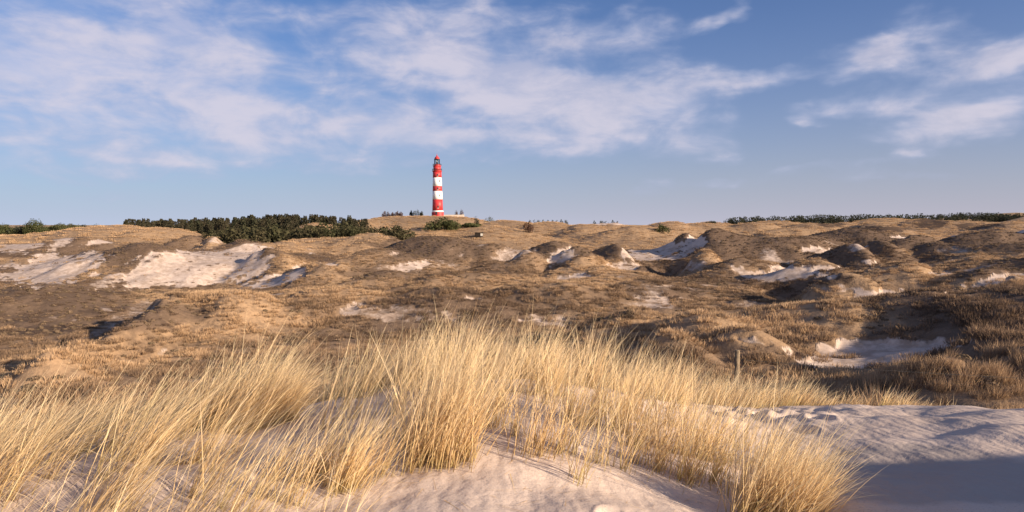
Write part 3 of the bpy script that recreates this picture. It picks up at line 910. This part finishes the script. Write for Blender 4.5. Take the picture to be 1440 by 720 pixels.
def instancer(name, pts, rot, scl, tint, coll, label):
    me = bpy.data.meshes.new(name)
    me.vertices.add(len(pts))
    me.vertices.foreach_set('co', np.asarray(pts, np.float32).ravel())
    a = me.attributes.new('turn', 'FLOAT_VECTOR', 'POINT'); a.data.foreach_set('vector', np.asarray(rot, np.float32).ravel())
    a = me.attributes.new('size', 'FLOAT_VECTOR', 'POINT'); a.data.foreach_set('vector', np.asarray(scl, np.float32).ravel())
    a = me.attributes.new('tint', 'FLOAT', 'POINT'); a.data.foreach_set('value', np.asarray(tint, np.float32))
    o = link(bpy.data.objects.new(name, me))
    ng = bpy.data.node_groups.new(name + '_nodes', 'GeometryNodeTree')
    ng.interface.new_socket('Geometry', in_out='INPUT', socket_type='NodeSocketGeometry')
    ng.interface.new_socket('Geometry', in_out='OUTPUT', socket_type='NodeSocketGeometry')
    gi = ng.nodes.new('NodeGroupInput'); go = ng.nodes.new('NodeGroupOutput')
    ci = ng.nodes.new('GeometryNodeCollectionInfo')
    ci.inputs[0].default_value = coll
    ci.inputs[1].default_value = True
    ci.inputs[2].default_value = True
    ip = ng.nodes.new('GeometryNodeInstanceOnPoints')
    ip.inputs['Pick Instance'].default_value = True
    ng.links.new(gi.outputs[0], ip.inputs['Points'])
    ng.links.new(ci.outputs[0], ip.inputs['Instance'])
    for nm, dst in (('turn', 'Rotation'), ('size', 'Scale')):
        na = ng.nodes.new('GeometryNodeInputNamedAttribute'); na.data_type = 'FLOAT_VECTOR'
        na.inputs[0].default_value = nm
        ng.links.new(na.outputs[0], ip.inputs[dst])
    ng.links.new(ip.outputs[0], go.inputs[0])
    md = o.modifiers.new('grow', 'NODES'); md.node_group = ng
    me.materials.append(M_tussock)
    tag(o, label, 'grass', kind='stuff')
    return o


def field(dm, dM, dens, name, coll, label, smin, smax, sand_cut=.45):
    A = R(41)
    n = int(dens * A * (dM ** 2 - dm ** 2))
    a = rng.uniform(-A, A, n)
    d_ = np.sqrt(rng.uniform(dm ** 2, dM ** 2, n))
    x, y = d_ * np.sin(a), d_ * np.cos(a)
    z = height(x, y)
    sand, dark = ground_masks(x, y, z)
    clump = fbm(x / 4.5, y / 3.2, 3, 151)
    tone, bro = tone_of(x, y, z)
    p = np.clip(.55 + 1.0 * clump, .06, 1) * (1 - .93 * sstep(sand + .45 * pnoise(x / 1.5, y / 1.5, 152), sand_cut - .2, sand_cut + .25)) * (1 - .75 * sstep(dark, .6, .95)) * (1 - .55 * sstep(bro, .3, .8))
    ok = rng.random(n) < p
    x, y, z, dark, clump, d_, tone, bro = x[ok], y[ok], z[ok], dark[ok], clump[ok], d_[ok], tone[ok], bro[ok]
    n = len(x)
    s = rng.uniform(smin, smax, n) * (1 + .25 * clump) * np.interp(d_, [46, 90, 189, 190], [1.12, .9, .62, 1.0])
    scl = np.column_stack([s, s, s * rng.uniform(.75, 1.15, n) * (1 - .45 * dark) * (1 - .45 * bro)])
    rot = np.column_stack([np.zeros(n), np.zeros(n), rng.normal(0, .5, n)])
    tint = np.clip(.18 + .82 * tone + rng.normal(0, .12, n) + .35 * dark, 0, 1)  # tussocks take on the painted cloud shade through the tone
    print(name, n)
    return instancer(name, np.column_stack([x, y, z]), rot, scl, tint, coll, label)


field(15, 46, 7.0, 'slope_grass', kinds, 'dry brown grass tussocks on the slope and hollow just below the front dune', .8, 1.35)
field(46, 190, 2.9, 'dune_grass', kinds_mid, 'brown and golden grass tussocks over the rolling middle dunes', .75, 1.3)
field(190, 520, .30, 'distant_grass', kinds_far, 'short golden grass over the sunlit dunes below the lighthouse', .7, 1.25)


# ---- low dark heather cushions over the dull faces of the dunes
M_heather = grass_mat('heather_sprigs', (.14, .098, .068), (.19, .135, .092), (.25, .18, .12), (.16, .12, .08), True, .15)


def heather_mesh(n):
    q = rng.normal(0, 1, (n, 3)); q /= np.linalg.norm(q, axis=1)[:, None]
    q[:, 2] = np.abs(q[:, 2])
    p = q * np.array([.5, .5, .30]) * rng.uniform(.7, 1.08, n)[:, None]
    r = rng.normal(0, 1, (n, 3)) * .6 + q; r /= np.linalg.norm(r, axis=1)[:, None]
    a = np.cross(r, rng.normal(0, 1, (n, 3))); a /= np.linalg.norm(a, axis=1)[:, None]
    b = np.cross(r, a)
    sz = rng.uniform(.05, .10, n)[:, None]
    V = np.stack([p - a * sz, p + b * sz, p + a * sz * .9, p - b * sz], 1).reshape(-1, 3)
    me = mesh_np('heather', V, np.arange(4 * n).reshape(-1, 4), None, M_heather, False, {'t': np.repeat(np.clip(p[:, 2] * 3, 0, 1), 4)}, make=False)
    return bpy.data.objects.new('heather', me)


kinds_heath = bpy.data.collections.new('heather_kinds')
for k in range(3):
    kinds_heath.objects.link(heather_mesh(110))
n = int(1.1 * R(41) * (230 ** 2 - 30 ** 2))
a_ = rng.uniform(-R(41), R(41), n); d_ = np.sqrt(rng.uniform(30 ** 2, 230 ** 2, n))
x, y = d_ * np.sin(a_), d_ * np.cos(a_)
z = height(x, y)
sand_, dark_ = ground_masks(x, y, z); tone_, bro_ = tone_of(x, y, z)
pr = np.clip(np.maximum(.9 * dark_, .65 * bro_) + .5 * sstep(fbm(x / 6, y / 4, 3, 181), .25, .7) + .08, 0, 1) * (1 - .93 * sstep(sand_, .25, .6))
ok = rng.random(n) < pr
x, y, z, dark_ = x[ok], y[ok], z[ok], dark_[ok]
n = len(x)
s_ = rng.uniform(.35, 1.0, n) * np.interp(d_[ok], [40, 100, 230], [1.0, .85, .7])
print('heather', n)
h_ = instancer('heather', np.column_stack([x, y, z]), np.column_stack([np.zeros(n), np.zeros(n), rng.uniform(0, 6.28, n)]), np.column_stack([s_, s_, s_ * rng.uniform(.6, 1.2, n)]), np.clip(rng.normal(.4, .3, n), 0, 1), kinds_heath, 'low dark heather and crowberry cushions on the dull dune faces')
h_.data.materials.clear(); h_.data.materials.append(M_heather)
h_['category'] = 'heather'

# ---- dead stems and straw lying on the open sand
parts = []
n = 420
u_ = rng.uniform(430, 1180, n); d_ = rng.uniform(4.0, 7.0, n)
x = (u_ - 720) / FPX * d_; y = d_
az_ = rng.uniform(0, 6.28, n); ln = rng.uniform(.05, .38, n)
z = height(x, y) + .006
x2 = x + np.cos(az_) * ln; y2 = y + np.sin(az_) * ln
sl = (height(x2, y2) + .006 - z) / ln
parts.append(blades(np.column_stack([x, y, z]), ln, az_, np.pi / 2 - np.arctan(sl), rng.normal(0, .12, n), rng.uniform(.003, .006, n), 3, np.clip(rng.normal(.6, .35, n), 0, 1)))
V, F4, F3, T, I = join(parts)
o_ = mesh_np('dead_grass', V, F4, F3, M_marram, False, {'t': T * .4 + .3, 'tint': I})
tag(o_, 'broken dead stems of straw lying on the open sand', 'dead grass', kind='stuff')

# ------------------------------------------------------------------ paint, stone, timber, foliage
def plain(name, c, rough=.7, spec=.3, var=.12, scale=3.0, metal=0.0):
    m_, N, out = new_mat(name)
    tcn = N.n.new('ShaderNodeTexCoord')
    n = N.noise(tcn.outputs['Object'], scale, 5, .6)
    cc = N.mix(N.smooth(n, .3, .7), tuple(k * (1 - var) for k in c), tuple(min(k * (1 + var), .9) for k in c))
    principled(N, out, cc, rough, None, spec, metal)
    return m_


M_red = plain('red_paint', (.44, .035, .038), .5, .4, .14, .35)
M_white = plain('white_paint', (.80, .79, .77), .55, .4, .05, .5)
M_dark = plain('dark_iron', (.035, .035, .04), .5, .4)
M_wall = plain('pale_render', (.50, .43, .37), .85, .2)
M_timber = plain('tarred_timber', (.022, .018, .016), .95, .05)
M_lid = plain('pale_board', (.70, .66, .60), .7, .2)
M_post, N, out = new_mat('weathered_post')
tcn = N.n.new('ShaderNodeTexCoord')
ox, oy, oz = N.sep(tcn.outputs['Object'])
grain = N.noise(N.vec(N.mul(ox, 9.0), N.mul(oy, 9.0), N.mul(oz, .7)), 9, 6, .65)
pc = N.mix(N.smooth(grain, .35, .65), (.15, .115, .08), (.33, .26, .185))
pc = N.mix(N.smooth(N.m('ABSOLUTE', N.sub(grain, .5)), .03, .0), pc, (.06, .045, .03))
bmp = N.n.new('ShaderNodeBump'); bmp.inputs['Distance'].default_value = .012; N.l.new(grain, bmp.inputs['Height'])
principled(N, out, pc, .85, bmp.outputs[0], .15)
M_wire = plain('fence_wire_steel', (.05, .05, .05), .5, .4)
M_bark = plain('bark', (.10, .075, .055), .9, .1, .3, 6)
M_glass, N, out = new_mat('lantern_glass')
gl = N.n.new('ShaderNodeBsdfGlass'); gl.inputs['Roughness'].default_value = .02; gl.inputs['IOR'].default_value = 1.05
gl.inputs[0].default_value = (.75, .82, .85, 1)
N.l.new(gl.outputs[0], out.inputs[0])


def leaf_mat(name, a, b, c):
    m_, N, out = new_mat(name)
    oi = N.n.new('ShaderNodeObjectInfo')
    geo = N.n.new('ShaderNodeNewGeometry')
    f = N.smooth(N.noise(geo.outputs['Position'], .55, 3, .6), .35, .65)
    cc = N.mix(f, a, b)
    cc = N.mix(N.mul(oi.outputs['Random'], .7), cc, c)
    cc = N.mix(N.mul(geo.outputs['Random Per Island'], .5), cc, b)
    df = N.n.new('ShaderNodeBsdfDiffuse'); N.l.new(cc, df.inputs[0])
    tr = N.n.new('ShaderNodeBsdfTranslucent'); N.l.new(cc, tr.inputs[0])
    mx = N.n.new('ShaderNodeMixShader'); mx.inputs[0].default_value = .2
    N.l.new(df.outputs[0], mx.inputs[1]); N.l.new(tr.outputs[0], mx.inputs[2])
    N.l.new(mx.outputs[0], out.inputs[0])
    return m_


M_fir = leaf_mat('fir_needles', (.026, .033, .022), (.060, .058, .036), (.075, .058, .042))
M_pine = leaf_mat('pine_needles', (.036, .044, .024), (.075, .072, .038), (.07, .052, .036))
M_bush = leaf_mat('bush_leaves', (.040, .055, .026), (.085, .09, .04), (.07, .07, .035))
M_rust = leaf_mat('russet_twigs', (.075, .045, .035), (.12, .07, .05), (.09, .055, .045))
M_farleaf = leaf_mat('far_leaves', (.032, .040, .030), (.055, .060, .042), (.05, .05, .04))


def leaf_cloud(pts, size, nrm=None):
    """small square leaves, one per point"""
    n = len(pts)
    q = rng.normal(0, 1, (n, 3)); q /= np.linalg.norm(q, axis=1)[:, None]
    if nrm is not None:
        q = q * .8 + nrm; q /= np.linalg.norm(q, axis=1)[:, None]
    r = rng.normal(0, 1, (n, 3)); a = np.cross(q, r); a /= np.linalg.norm(a, axis=1)[:, None]
    b = np.cross(q, a)
    sz = (size * rng.uniform(.6, 1.3, n))[:, None]
    a = a * sz; b = b * sz * rng.uniform(.4, .9, n)[:, None]
    V = np.stack([pts - a - b * .4, pts + b, pts + a - b * .2, pts - b], 1).reshape(-1, 3)
    return V, np.arange(4 * n).reshape(-1, 4)


def conifer_mesh(h, rad, n):
    t = rng.random(n) ** .8
    lvl = np.floor(t * 9) / 9
    t2 = np.clip(lvl + rng.random(n) ** 1.5 * .13, 0, 1)
    lob = 1 + .35 * np.sin(rng.uniform(0, 6.28) + 3 * lvl * 7)
    a = rng.uniform(0, 6.28, n)
    lop = 1 + .25 * np.cos(a * 3 + lvl * 20)
    r = rad * 1.15 * (1 - t2) ** 1.1 * np.sqrt(rng.uniform(.15, 1, n)) * lop * (.75 + .25 * lob) + .06
    z = h * (.10 + .90 * t2) - r * .18
    p = np.column_stack([r * np.cos(a), r * np.sin(a), z])
    V, F = leaf_cloud(p, h * .040)
    return mesh_np('crown', V, F, None, None, make=False)


def bush_mesh(w, d_, h, lobes, n, leaf, ragged=.12):
    P = []; Nn = []
    for k in range(lobes):
        c = np.array([rng.uniform(-.5, .5) * w * .75, rng.uniform(-.5, .5) * d_ * .7, 0])
        e = 1 - (abs(c[0]) / (w * .5)) ** 2 * .55
        rr = np.array([w * rng.uniform(.12, .25), d_ * rng.uniform(.16, .28), h * e * rng.uniform(.26, .46)])
        c[2] = h * e * rng.uniform(.78, 1.0) - rr[2] if k % 2 == 0 else rng.uniform(.2, .55) * h * e
        if k == 0:
            c[0] *= .4; c[2] = h - rr[2]
        m_ = n // lobes
        q = rng.normal(0, 1, (m_, 3)); q /= np.linalg.norm(q, axis=1)[:, None]
        P.append(c + q * rr * (rng.uniform(.72, 1.0 + ragged, m_)[:, None])); Nn.append(q)
    P = np.concatenate(P); Nn = np.concatenate(Nn)
    k = P[:, 2] > .02
    V, F = leaf_cloud(P[k], leaf, Nn[k])
    return mesh_np('crown', V, F, None, None, make=False)


def trunk_mesh(h, r):
    mb = MB()
    mb.tube([(0, 0, -.5), (.04 * h, 0, h * .35), (.0, .02 * h, h * .8)], [r, r * .75, r * .2], 6)
    if True:
        for k in range(4):
            a = rng.uniform(0, 6.28); z0 = h * rng.uniform(.2, .6)
            mb.tube([(0, 0, z0), (math.cos(a) * h * .12, math.sin(a) * h * .12, z0 + h * .1)], [r * .4, r * .12], 4)
    me = bpy.data.meshes.new('trunk'); me.from_pydata(mb.v, [], mb.f); me.materials.append(M_bark)
    return me


def plant(name, crown, trunk, mat, x, y, s, label, cat, group=None, sz=None, sink=.1):
    root = link(bpy.data.objects.new(name, None))
    root.location = (x, y, gz(x, y) - sink)
    root.rotation_euler = (0, 0, random.uniform(-.5, .5) if sz is None else 0)
    root.scale = (s, s, s * (sz or random.uniform(.9, 1.08)))
    tag(root, label, cat, group)
    link(bpy.data.objects.new('trunk', trunk), root)
    c = bpy.data.objects.new('crown', crown)
    link(c, root)
    if not crown.materials:
        crown.materials.append(mat)
    return root


firs = [conifer_mesh(1.0, rng.uniform(.24, .33), 460) for k in range(6)]
fir_trunk = trunk_mesh(1.0, .022)
pines = [bush_mesh(1.0, 1.0, .95, 6, 420, .055, .2) for k in range(5)]
bush_trunk = trunk_mesh(.7, .035)


def jit(a, b): return random.uniform(a, b)


# the plantation left of the lighthouse
n = 0
while n < 285:
    D = jit(285, 430)
    u = jit(172, 520)
    if u > 420 and D < 375:
        continue
    if u < 250 and D < 330:
        continue
    x, y = (u - 720) / FPX * D, D
    vtop = np.interp(u, [170, 250, 330, 400, 450, 480, 500, 520], [308.5, 309, 305, 302, 302.5, 304.5, 306.5, 309])
    h = (HORIZON - vtop) / FPX * D + EYE - gz(x, y)
    h *= jit(.87, 1.03) if D > 340 else jit(.72, .96)
    if h < 1.5:
        continue
    plant('conifer', random.choice(firs), fir_trunk, M_fir, x, y, h, 'dark conifer standing in the dense plantation left of the lighthouse', 'conifer', 'conifers of the plantation left of the lighthouse')
    n += 1
n = 0
while n < 115:
    u = jit(285, 568) if n < 80 else jit(470, 580)
    D = jit(236, 292) if u < 440 else jit(238, 275)
    x, y = (u - 720) / FPX * D, D
    vtop = np.interp(u, [285, 360, 430, 470, 520, 570], [322, 316, 314, 314, 316, 319.5])
    h = (HORIZON - vtop) / FPX * D + EYE - gz(x, y)
    h *= jit(.7, 1.05)
    if h < .8:
        continue
    plant('pine_bush', random.choice(pines), bush_trunk, M_pine, x, y, h * 1.05, 'low bushy pine along the front edge of the dark plantation', 'pine', 'low pines in front of the plantation')
    n += 1

# single bushes of the middle distance: u, v of the top, distance, width px, name, material, label
BUSHES = [
    (621, 307, 292, 46, 'bush', M_bush, 'large dark green bush on the slope below the lighthouse'),
    (663, 314, 298, 30, 'bush', M_bush, 'smaller olive bush just right of the large bush below the lighthouse'),
    (742, 313, 290, 17, 'bush', M_rust, 'dark russet bush alone on the tan slope right of the hut'),
    (931, 316, 292, 21, 'bush', M_bush, 'rounded dark bush on the sunlit dune right of the bare white slope'),
    (999, 311, 372, 20, 'bush', M_farleaf, 'flat grey-green dome bush on the skyline left of the far right wood'),
    (49, 310, 395, 32, 'tree', M_bush, 'broad round tree, tallest of the far left skyline trees'),
    (10, 315.5, 400, 40, 'tree', M_bush, 'dark tree at the left edge of the picture on the skyline'),
    (84, 315.5, 400, 34, 'tree', M_bush, 'low green tree just right of the round skyline tree'),
    (-25, 314, 400, 40, 'tree', M_bush, 'dark skyline tree beyond the left edge of the dunes'),
    (30, 318.5, 400, 34, 'tree', M_farleaf, 'dark low tree filling the gap left of the round skyline tree'),
    (66, 318, 400, 30, 'tree', M_bush, 'low tree close against the right side of the round skyline tree'),
    (102, 316, 410, 26, 'tree', M_bush, 'green flat-topped tree on the left skyline above the sunlit dunes'),
    (118, 317, 420, 26, 'tree', M_farleaf, 'low grey bush on the skyline above the left sunlit dunes'),
    (140, 316, 430, 20, 'tree', M_farleaf, 'small green bush right end of the far left skyline row'),
    (579, 296.5, 520, 7, 'tree', M_farleaf, 'little dark pointed tree on the lighthouse hill left of the round tree'),
    (586, 295.5, 525, 12, 'tree', M_farleaf, 'small round bare tree on the hill just left of the lighthouse'),
    (594, 297.5, 522, 7, 'tree', M_farleaf, 'low bush close to the left foot of the lighthouse'),
    (642, 296.5, 530, 7, 'tree', M_rust, 'small russet tree behind the pale wall, nearer the lighthouse'),
    (649, 296, 530, 8, 'tree', M_rust, 'small russet tree behind the pale wall, farther from the lighthouse'),
    (688, 306, 430, 17, 'bush', M_bush, 'flat dark bush on the right shoulder of the lighthouse hill'),
    (670, 305.5, 430, 9, 'bush', M_farleaf, 'low dark scrub on the hill crest left of the flat dark bush'),
]
for k, u in enumerate((540, 546, 552, 558, 564)):
    BUSHES.append((u, 297.5 + (k % 3) * .8, 515, 8, 'tree', M_rust, 'small bare russet tree in the row on the left crest of the lighthouse hill'))
for (u, vt, D, wpx, nm, mt, lab) in BUSHES:
    x, y = (u - 720) / FPX * D, D
    w = wpx / FPX * D
    h = max((HORIZON - vt) / FPX * D + EYE - gz(x, y), .8)
    big = wpx > 25
    cm = bush_mesh(w, w * .8, h * 1.08, 13 if big else 6, 3000 if big else 800, .34 if big else .24, .30)
    tm = trunk_mesh(h * .8, .03 * h)
    r_ = plant(nm, cm, tm, mt, x, y, 1.0, lab, 'tree' if nm == 'tree' else 'bush', 'small bare trees on the left of the lighthouse hill' if 'in the row' in lab else None, sz=1.0)

# the dark wood on the far right and the low trees on the centre skyline
far_tops = ([1025, 1060, 1110, 1150, 1195, 1230, 1290, 1330, 1360, 1400, 1450, 1540], [307.5, 306.5, 305.5, 304, 303.5, 304.5, 303, 303.5, 301, 300.5, 303, 303])
for k in range(124):
    u = 1025 + (k + jit(-.5, .5)) / 124 * 500
    D = jit(540, 660) if u < 1320 else jit(430, 500)
    x, y = (u - 720) / FPX * D, D
    h = max((HORIZON - (np.interp(u, *far_tops) + jit(-3.2, -.4))) / FPX * D + EYE - gz(x, y), 1.5)
    w = jit(13, 24) / FPX * D
    r_ = plant('tree', random.choice(pines), bush_trunk, M_farleaf, x, y, 1.0, 'dark tree of the far wood along the right skyline', 'tree', 'trees of the far wood on the right skyline', sz=1.0)
    r_.scale = (w, w * .8, h * 1.05)
    for ch in r_.children:
        ch.material_slots[0].link = 'OBJECT' if ch.name.startswith('crown') else 'DATA'
        if ch.name.startswith('crown'):
            ch.material_slots[0].material = M_farleaf
for u in list(np.linspace(745, 796, 9)) + [836, 846, 852, 862, 868]:
    D = jit(560, 620)
    x, y = (u - 720) / FPX * D, D
    h = max((HORIZON - (308.6 if u < 800 else 310.0) + jit(-.5, .5)) / FPX * D + EYE - gz(x, y), 1.2)
    w = jit(7, 11) / FPX * D
    r_ = plant('tree', random.choice(pines), bush_trunk, M_farleaf, x, y, 1.0, 'low dark tree on the skyline between the lighthouse hill and the bare white slope', 'tree', 'low trees on the centre skyline', sz=1.0)
    r_.scale = (w, w * .8, h * 1.05)
    for ch in r_.children:
        if ch.name.startswith('crown'):
            ch.material_slots[0].link = 'OBJECT'
            ch.material_slots[0].material = M_farleaf

# ------------------------------------------------------------------ lighthouse
LD = 505.0
lx, ly = (615.6 - 720) / FPX * LD, LD
lz = EYE + (HORIZON - 302.2) / FPX * LD
PXM = LD / FPX
lh = link(bpy.data.objects.new('lighthouse', None))
lh.location = (lx, ly, lz)
lh.rotation_euler = (0, R(-.8), 0)
tag(lh, 'tall round lighthouse in red and white bands on the dune hill', 'lighthouse')


def Z(v): return (302.2 - v) * PXM


def rad(v): return np.interp(v, [231, 250, 298, 302], [6.0, 6.15, 7.5, 8.0]) * PXM


def band(name, v0, v1, mat):
    MB().lathe([(rad(v0), Z(v0)), (rad((v0 + v1) / 2), Z((v0 + v1) / 2)), (rad(v1), Z(v1))], 40).build(name, mat, lh, True)


MB().lathe([(8.5 * PXM, -2.5), (8.5 * PXM, Z(298.6)), (8.2 * PXM, Z(298.2))], 40).build('plinth', M_red, lh)
MB().lathe([(7.95 * PXM, Z(298.1)), (7.95 * PXM, Z(296.6)), (7.6 * PXM, Z(296.2))], 40).build('plinth_band', M_white, lh)
band('red_band', 296.1, 280.6, M_red)
band('white_band', 280.55, 268.8, M_white)
band('red_band', 268.75, 262.0, M_red)
band('white_band', 261.95, 249.9, M_white)
band('red_band', 249.85, 242.0, M_red)
# window openings up the sunlit side
for k, v in enumerate((291, 275, 265.5, 255, 246.5)):
    a = R(-78 + (k % 2) * 22)
    rr = float(rad(v)) + .02
    w = MB().box((rr * math.cos(a), rr * math.sin(a), Z(v)), (.16, .95, 1.7), 0, a).build('window', M_dark, lh)
    MB().box((rr * math.cos(a) * 1.012, rr * math.sin(a) * 1.012, Z(v) - .98), (.34, 1.25, .16), 0, a).build('sill', M_white, w)
a = R(-95)
dr = MB().box((8.5 * PXM * math.cos(a), 8.5 * PXM * math.sin(a), 1.15), (.2, 1.3, 2.3), 0, a).build('door', M_dark, lh)
# service room, lower gallery, upper gallery, lantern
mb = MB().lathe([(5.9 * PXM, Z(242)), (6.7 * PXM, Z(241.2)), (6.9 * PXM, Z(240.8)), (6.9 * PXM, Z(240.4))], 40)
mb.build('gallery_deck', M_red, lh)
MB().lathe([(5.3 * PXM, Z(240.4)), (5.3 * PXM, Z(234.2))], 32).build('service_room', M_red, lh, True)
MB().lathe([(5.3 * PXM, Z(234.2)), (6.1 * PXM, Z(233.6)), (6.1 * PXM, Z(233.2))], 32).build('gallery_deck', M_red, lh)
MB().lathe([(4.4 * PXM, Z(233.2)), (4.4 * PXM, Z(231.0))], 28).build('lantern_base', M_red, lh)


def railing(r, z, h, n):
    mb = MB()
    for k in range(n):
        a = 2 * math.pi * k / n
        mb.tube([(r * math.cos(a), r * math.sin(a), z), (r * math.cos(a), r * math.sin(a), z + h)], .06, 4)
    for zz in (z + h, z + h * .55):
        ring = [(r * math.cos(2 * math.pi * k / 32), r * math.sin(2 * math.pi * k / 32), zz) for k in range(33)]
        mb.tube(ring, .06, 4)
    return mb.build('railing', M_dark, lh)


railing(6.75 * PXM, Z(240.4), 1.5, 20)
railing(5.95 * PXM, Z(233.2), 1.3, 18)
MB().lathe([(3.6 * PXM, Z(231)), (3.6 * PXM, Z(224.6))], 24).build('lantern_glazing', M_glass, lh)
MB().lathe([(1.2 * PXM, Z(231)), (1.6 * PXM, Z(229)), (1.6 * PXM, Z(226.5)), (1.0 * PXM, Z(225))], 16).build('lamp', M_white, lh, True)
for k in range(10):
    a = 2 * math.pi * k / 10 + .1
    r = 3.68 * PXM
    MB().tube([(r * math.cos(a), r * math.sin(a), Z(231)), (r * math.cos(a), r * math.sin(a), Z(224.6))], .13, 5).build('glazing_bar', M_dark, lh)
MB().lathe([(3.9 * PXM, Z(224.7)), (4.1 * PXM, Z(224.2)), (3.9 * PXM, Z(223.7))], 28).build('lantern_ring', M_dark, lh)
dm = MB().lathe([(3.8 * PXM, Z(223.7)), (3.3 * PXM, Z(221.9)), (2.1 * PXM, Z(220.4)), (.9 * PXM, Z(219.7)), (.55 * PXM, Z(219.2))], 28).build('dome', M_red, lh, True)
MB().lathe([(.55 * PXM, Z(219.2)), (.75 * PXM, Z(218.6)), (.5 * PXM, Z(217.9)), (.1, Z(217.4)), (.06, Z(215.8))], 12).build('finial', M_red, dm, True)

# pale wall at its foot
wl = link(bpy.data.objects.new('terrace_wall', None))
wx0, wy0 = (638 - 720) / FPX * 498, 498
wl.location = (wx0, wy0, lz - 1.6)
tag(wl, 'low pale wall running right from the foot of the lighthouse', 'wall')
MB().box((0, 0, .75), (14.6, .5, 1.5)).build('wall_body', M_wall, wl)
MB().box((0, 0, 1.57), (14.9, .7, .14)).build('coping', M_wall, wl)
MB().box((6.6, 1.5, .9), (1.8, 2.2, 1.8)).build('end_block', M_wall, wl)

# small dark hut in the dunes
_ds = np.arange(150, 330, .5)
_hx = (673.5 - 720) / FPX * _ds
_v = HORIZON - FPX * (height(_hx, _ds) - EYE) / _ds
_ok = [d__ for d__, v_, m_ in zip(_ds, _v, np.minimum.accumulate(_v)) if v_ <= m_ + .05 and 333 < v_ < 338.5]
hd = float(_ok[-1]) if _ok else 236.0
print('hut at', hd, _ok[:1])
hx, hy = (673.5 - 720) / FPX * hd, hd
hut = link(bpy.data.objects.new('hut', None))
hut.location = (hx, hy, gz(hx, hy) + .05)
hut.rotation_euler = (0, 0, R(6))
hs_ = hd * 12.5 / FPX / 3.1
hut.scale = (hs_, hs_, hs_ * .95)
tag(hut, 'small dark open hut with pale boards standing in the dunes right of the bush', 'hut')
MB().box((0, .9, .75), (2.7, .08, 1.5)).build('back_wall', M_timber, hut)
MB().box((-1.33, 0, .75), (.08, 1.7, 1.5)).build('side_wall', M_timber, hut)
MB().box((1.33, 0, .75), (.08, 1.7, 1.5)).build('side_wall', M_timber, hut)
MB().box((-.02, -.84, .75), (2.6, .06, 1.5)).build('opening_shade', M_timber, hut)  # dark panel across the front, standing for the shade inside the opening
MB().box((.72, -.88, .80), (.30, .06, .95)).build('board', M_lid, hut)
MB().box((1.22, -.88, .80), (.16, .06, .95)).build('board', M_lid, hut)
MB().box((0, 0, 1.56), (3.1, 2.2, .10)).build('roof', M_timber, hut)

# ------------------------------------------------------------------ fence post and wire
px0, py0 = (1034.5 - 720) / FPX * 16, 16.0
pz0 = gz(px0, py0)
ptop = EYE - (492 - HORIZON) / FPX * 16
fp = MB().lathe([(.060, -.4), (.060, (ptop - pz0) * .3), (.056, (ptop - pz0) * .6), (.057, ptop - pz0 - .02), (.045, ptop - pz0)], 14).build('fence_post', M_post, None, False)
fp.location = (px0, py0, pz0); fp.rotation_euler = (0, R(1.5), 0)
tag(fp, 'weathered round timber post standing in the straw grass above the sand path', 'post')
qx, qy = (1851 - 720) / FPX * 14, 14.0
qz = gz(qx, qy)
qtop = EYE - (535 - HORIZON) / FPX * 14
fq = MB().lathe([(.058, -.4), (.060, .5), (.056, qtop - qz - .02), (.045, qtop - qz)], 14).build('fence_post', M_post)
fq.location = (qx, qy, qz)
tag(fq, 'second timber post carrying the far end of the wire at right', 'post')
A0 = (px0, py0, ptop - .22); A1 = (qx, qy, qtop - .16)
pts = []
for k in range(25):
    t = k / 24
    pts.append((A0[0] + (A1[0] - A0[0]) * t, A0[1] + (A1[1] - A0[1]) * t, A0[2] + (A1[2] - A0[2]) * t - .10 * 4 * t * (1 - t)))
fw = MB().tube(pts, .004, 5).build('fence_wire', M_wire)
tag(fw, 'thin dark wire sagging from the timber post across the right hollow', 'wire')
